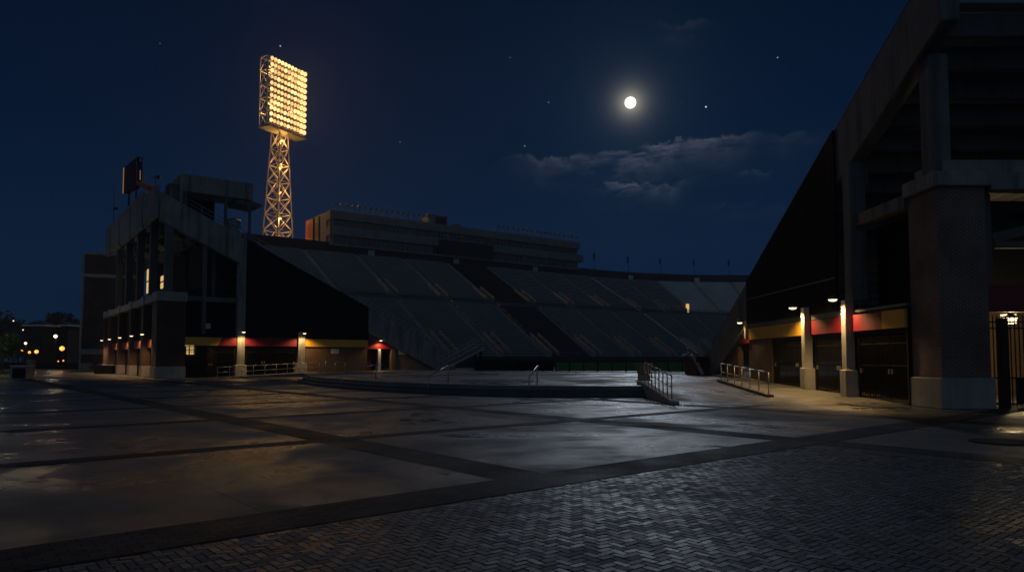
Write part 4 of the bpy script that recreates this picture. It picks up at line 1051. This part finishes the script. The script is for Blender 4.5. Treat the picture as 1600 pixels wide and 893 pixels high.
def tree(c, h, rad, label, leafmat='leaf', n=1500, size=.35, seed=1, trunk=.25, name='tree', group=None, squash=.8, low=.45):
    rt = random.Random(seed); c = Vector(c); t = thing(name, c, label, 'tree' if name == 'tree' else 'bush', group)
    mb = MB(); top = c + Vector((rt.uniform(-.3, .3), 0, h * .6)); mb.tube(c, top, trunk, 8, trunk * .5)
    for k in range(6):
        a = rt.uniform(0, 2 * PI); st = c.lerp(top, rt.uniform(.55, 1)); mb.tube(st, st + Vector((math.cos(a) * rad * .6, math.sin(a) * rad * .6, h * .22)), trunk * .35, 6, trunk * .12)
    mb.build('trunk', M['trunk'], t)
    lumps = []
    for k in range(11):
        a = rt.uniform(0, 2 * PI); rr_ = rad * rt.uniform(0, .68)
        lumps.append((c + Vector((math.cos(a) * rr_, math.sin(a) * rr_, h * rt.uniform(low, .86))), rad * rt.uniform(.28, .5)))
    mb = MB()
    for i in range(n):
        cc, lr = rt.choice(lumps); d = Vector((rt.gauss(0, 1), rt.gauss(0, 1), rt.gauss(0, 1))).normalized() * lr * rt.uniform(.5, 1.06) ; d.z *= squash
        p = cc + d; ax = Vector((rt.gauss(0, 1), rt.gauss(0, 1), rt.gauss(0, 1))).normalized(); bx = ax.cross(Vector((rt.gauss(0, 1), rt.gauss(0, 1), rt.gauss(0, 1)))).normalized()
        s = size * rt.uniform(.5, 1.2); mb.add([p - ax * s, p + bx * s * .5, p + ax * s, p - bx * s * .5], [(0, 1, 2, 3)])
    mb.build('crown', M[leafmat], t, normals=False)
    return t
TREES = [(4, 165, 13.5, 7, 'broad dark tree at the left edge of the picture behind the street lamps'), (58, 180, 12, 4.2, 'small round dark tree rising between the two far houses'), (88, 185, 13.8, 5.5, 'dark tree behind the house roof nearest the brick tower'),
         (112, 175, 13.5, 4.5, 'dark tree tucked against the side of the brick tower'), (28, 190, 11, 5.5, 'low dark tree behind the left house'), (-40, 160, 14, 7, 'dark tree just past the left picture edge')]
for i, (px, Y, h, r, lab) in enumerate(TREES):
    c = at(px, 566, Y); c.z = 0; tree(c, h * (Y / 175), r, lab, seed=20 + i, n=2200, size=.5, group='dark trees behind the street', low=.25)
c = at(3, 580, 72); c.z = 0
tree(c, 4.1, 1.9, 'small leafy green tree lit by a lamp beside the lawn', 'leaf_green', 1600, .16, 5, .08)
c = at(147, 578, 84); c.z = 0
tree(c, 1.5, .8, 'low green shrub at the foot of the brick tower', 'leaf_green', 700, .1, 9, .03, 'bush', low=.3)
for px0, px1, Y, lab in ((36, 66, 140, 'dark low house with pale roof edge, the one farther from the brick tower'), (75, 104, 145, 'dark low house with a thin pale roof edge nearest the brick tower')):
    a, b = at(px0, 560, Y), at(px1, 560, Y); zt = at(px0, 506, Y).z
    t = thing('house', ((a.x + b.x) / 2, Y, 0), lab, 'house', 'dark houses across the street')
    mb = MB(); mb.box(a.x, b.x, Y, Y + 8, 0, zt - .4); mb.build('wall', M['house'], t)
    mb = MB(); mb.box(a.x - .3, b.x + .3, Y - .3, Y + 8.3, zt - .4, zt - .1); mb.build('eave', M['white'], t)
    mb = MB(); mb.prism([(a.x - .3, zt - .09), (b.x + .3, zt - .09), ((a.x + b.x) / 2, zt + .5)], Y, Y + 8, lambda s, t_, z: Vector((s, t_, z))); mb.build('roof', M['rimwall'], t)
    for k in range(2):
        xw = a.x + (b.x - a.x) * (.25 + .4 * k); mb = MB(); mb.box(xw, xw + .9, Y - .06, Y - .01, zt - 3.2, zt - 1.8); mb.build('window', M['black'], t)
mb = MB(); a, b = at(-60, 574, 110), at(122, 573, 105); mb.beam((a.x, a.y, .5), (b.x, b.y, .5), .5, 1.0); tag(mb.build('low_wall', M['house'], bevel=.05), 'low dark wall along the street behind the litter bin', 'wall')
SLAMPS = [(87, 525, 118, 'whitelamp', .30, 120, (1, .85, .6), 'white street lamp on a tall pole in front of the far houses'), (97, 544, 100, 'orange', .34, 60, (1, .5, .2), 'big orange street lamp beside the brick tower'),
          (57, 549, 112, 'orange', .30, 40, (1, .5, .2), 'low orange street lamp left of the big orange one'), (40, 536, 118, 'whitelamp', .22, 60, (1, .8, .5), 'small white street lamp above the litter bin'),
          (36, 515, 135, 'whitelamp', .12, 0, None, 'tiny distant lamp at the left house wall'), (21, 501, 138, 'whitelamp', .13, 0, None, 'tiny distant lamp high on the left under the broad tree'),
          (34, 548, 125, 'orange', .2, 0, None, 'faint orange lamp just left of the low orange lamp pair'), (46, 550, 116, 'orange', .22, 0, None, 'second faint orange lamp of the low pair'),
          (99, 563, 108, 'orange', .12, 0, None, 'tiny orange lamp near the ground below the big orange lamp'), (91, 564, 108, 'orange', .1, 0, None, 'tiniest orange lamp low by the dark street wall')]
for px, py, Y, mk, r, pw, col, lab in SLAMPS:
    p = at(px, py, Y); t = thing('street_lamp', (p.x, p.y, 0), lab, 'street lamp', 'street lamps far left')
    mb = MB(); mb.tube((p.x, p.y + .1, 0), (p.x, p.y + .1, p.z - r * .8), .06, 7, .045); mb.build('pole', M['iron'], t)
    mb = MB(); mb.lathe([(.02, -r), (r * .7, -r * .7), (r, 0), (r * .7, r * .7), (.02, r)], p, 12); mb.build('globe', M[mk], t, smooth=True)
    mb = MB(); mb.lathe([(r * .5, r * .96), (r * .3, r * 1.3)], p, 8); mb.build('cap', M['iron'], t)
    if pw: light('POINT', p - Vector((0, .5, 0)), pw, col, t, shadow_soft_size=r)
p = at(-25, 540, 66); t = thing('street_lamp', (p.x, p.y, 0), 'street lamp just outside the left edge lighting the green tree', 'street lamp', 'street lamps far left')
mb = MB(); mb.tube((p.x, p.y, 0), (p.x, p.y, 4.2), .06, 7); mb.build('pole', M['iron'], t)
mb = MB(); mb.lathe([(.1, -.2), (.25, 0), (.1, .2)], (p.x, p.y, 4.4), 10); mb.build('globe', M['whitelamp'], t)
light('POINT', (p.x, p.y, 4.1), 380, (1, .86, .6), t, shadow_soft_size=.25)

# ------------------------------------------------------------------ sky with moon, stars and thin cloud
world = bpy.data.worlds.new("World"); scene.world = world; world.use_nodes = True
nt = NT(world.node_tree); bg = nt.n['Background']
dirn = nt.add('ShaderNodeTexCoord').outputs['Generated']
sx = nt.add('ShaderNodeSeparateXYZ'); nt.put(sx.inputs[0], dirn)
mdir = direction(985, 160.5).normalized()
el = nt.math('ARCSINE', sx.outputs[2]); az = nt.math('ARCTAN2', sx.outputs[0], sx.outputs[1])
sky = nt.ramp(nt.maprange(el, -.02, .55, 0, 1), [(0, (.0006, .0130, .036)), (.25, (.0002, .0106, .037)), (.6, (.0001, .0060, .0250)), (1, (.0001, .0032, .0138))])
md = nt.vmath('DISTANCE', dirn, tuple(mdir))
disc = nt.maprange(md, .0056, .0084, 1, 0, True)
h1 = nt.math('EXPONENT', nt.math('DIVIDE', md, -.0095)); h2 = nt.math('EXPONENT', nt.math('DIVIDE', md, -.055)); h3 = nt.math('EXPONENT', nt.math('DIVIDE', md, -.25))
def scaled(fac, col):
    n = nt.add('ShaderNodeVectorMath', operation='SCALE'); n.inputs[0].default_value = col; nt.put(n.inputs['Scale'], fac); return n.outputs[0]
tot = nt.vmath('ADD', sky, scaled(disc, (3.2, 3.0, 2.5)))
tot = nt.vmath('ADD', tot, scaled(h1, (.62, .56, .42)))
tot = nt.vmath('ADD', tot, scaled(h2, (.014, .021, .026)))
tot = nt.vmath('ADD', tot, scaled(h3, (.0006, .0032, .0068)))
# cloud
cv = nt.add('ShaderNodeCombineXYZ'); nt.put(cv.inputs[0], az); nt.put(cv.inputs[1], el)
cvec = cv.outputs[0]
n1 = nt.noise(nt.mapping(cvec, (7.5, 26, 1), loc=(2.3, 7.9, 0)), 1.0, 9, .62, .9)
n2 = nt.noise(nt.mapping(cvec, (26, 74, 1), loc=(5, 1, 0)), 1.0, 8, .65, 1.2)
def el_of(px, py):
    d = direction(px, py).normalized(); return math.atan2(d.x, d.y), math.asin(d.z)
def blob(px, py, wx, wy):
    a, e = el_of(px, py)
    da = nt.math('DIVIDE', nt.math('SUBTRACT', az, a), wx / F_PX); de = nt.math('DIVIDE', nt.math('SUBTRACT', el, e), wy / F_PX)
    return nt.math('EXPONENT', nt.math('MULTIPLY', nt.math('ADD', nt.math('MULTIPLY', da, da), nt.math('MULTIPLY', de, de)), -1))
wob = nt.math('MULTIPLY_ADD', nt.math('SUBTRACT', nt.noise(nt.mapping(cvec, (26, 6, 1), loc=(1.7, 0, 0)), 1.0, 6, .65), .5), .042, nt.math('MULTIPLY', nt.math('SUBTRACT', n2, .5), .012))
def layer(px, py, wx, thick, amp):
    a, e = el_of(px, py)
    da = nt.math('DIVIDE', nt.math('SUBTRACT', az, a), wx / F_PX)
    side = nt.math('EXPONENT', nt.math('MULTIPLY', nt.math('POWER', nt.math('ABSOLUTE', da), 3), -1))
    d = nt.math('SUBTRACT', nt.math('ADD', wob, e), el)
    body = nt.math('MULTIPLY', nt.maprange(d, -.001, .005, 0, 1, True), nt.math('EXPONENT', nt.math('DIVIDE', nt.math('MAXIMUM', d, 0), -thick / F_PX)))
    return nt.math('MULTIPLY', nt.math('MULTIPLY', side, body), amp)
tex = nt.maprange(nt.math('MULTIPLY_ADD', n2, .45, nt.math('MULTIPLY', n1, .6)), .40, .62, .0, 1.0, True)
dens = layer(1042, 218, 30, 15, 1.3)
for b in ((1105, 216, 66, 22, .72), (985, 236, 55, 22, .75), (880, 243, 75, 17, .55), (1000, 284, 62, 12, 1.1), (1240, 208, 45, 24, .22), (1180, 318, 70, 14, .25), (1178, 270, 24, 9, .4), (1075, 30, 40, 14, .2)):
    dens = nt.math('MAXIMUM', dens, layer(*b))
dens = nt.math('MULTIPLY', dens, tex)
nearm = nt.math('ADD', nt.math('MULTIPLY', nt.math('EXPONENT', nt.math('DIVIDE', md, -.13)), .2), .015)
tot = nt.vmath('ADD', tot, scaled(nt.math('MULTIPLY', dens, nearm), (.86, .92, 1.08)))
for (px, py, r, s) in ((438, 72, .0009, .5), (625, 222, .0007, .22), (797, 90, .0007, .16), (820, 228, .0008, .3), (857, 160, .0008, .25), (1103, 167, .0011, .7), (1215, 90, .0009, .3), (250, 68, .0007, .12), (1065, 161, .0006, .12)):
    d = nt.vmath('DISTANCE', dirn, tuple(direction(px, py).normalized()))
    tot = nt.vmath('ADD', tot, scaled(nt.math('MULTIPLY', nt.math('LESS_THAN', d, r), s), (.8, .9, 1)))
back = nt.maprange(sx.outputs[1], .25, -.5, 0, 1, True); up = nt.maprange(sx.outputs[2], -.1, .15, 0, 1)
tot = nt.vmath('ADD', tot, scaled(nt.math('MULTIPLY', back, up), (.036, .046, .052)))  # sky brightness added behind the camera to lift faces turned toward it
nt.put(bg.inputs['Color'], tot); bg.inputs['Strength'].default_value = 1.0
world.cycles.sampling_method = 'MANUAL'; world.cycles.sample_map_resolution = 1024

sun = bpy.data.lights.new('moon_light', 'SUN'); sun.energy = .14; sun.angle = math.radians(.9); sun.color = (.78, .87, 1.0)
so = bpy.data.objects.new('moon_light', sun); C.objects.link(so)
so.rotation_euler = (-mdir).to_track_quat('-Z', 'Y').to_euler()

hz_mat = bpy.data.materials.new('thin_night_haze'); hz_mat.use_nodes = True
hn = NT(hz_mat.node_tree); hn.n.remove(hn.n['Principled BSDF'])
pv = hn.add('ShaderNodeVolumePrincipled'); pv.inputs['Color'].default_value = (.72, .8, 1.0, 1); pv.inputs['Density'].default_value = .00055; pv.inputs['Anisotropy'].default_value = .2
hn.l.new(pv.outputs[0], hn.n['Material Output'].inputs['Volume'])
mb = MB(); mb.box(-405, 325, -65, 485, -1.03, 82); hz = mb.build('haze', hz_mat); hz['kind'] = 'stuff'; hz.display_type = 'WIRE'
scene.cycles.volume_bounces = 0
# ------------------------------------------------------------------ render settings
scene.view_settings.view_transform = 'Standard'; scene.view_settings.look = 'None'
scene.view_settings.exposure = 0; scene.view_settings.gamma = 1
scene.cycles.max_bounces = 6; scene.cycles.use_denoising = True
scene.cycles.sample_clamp_indirect = 4
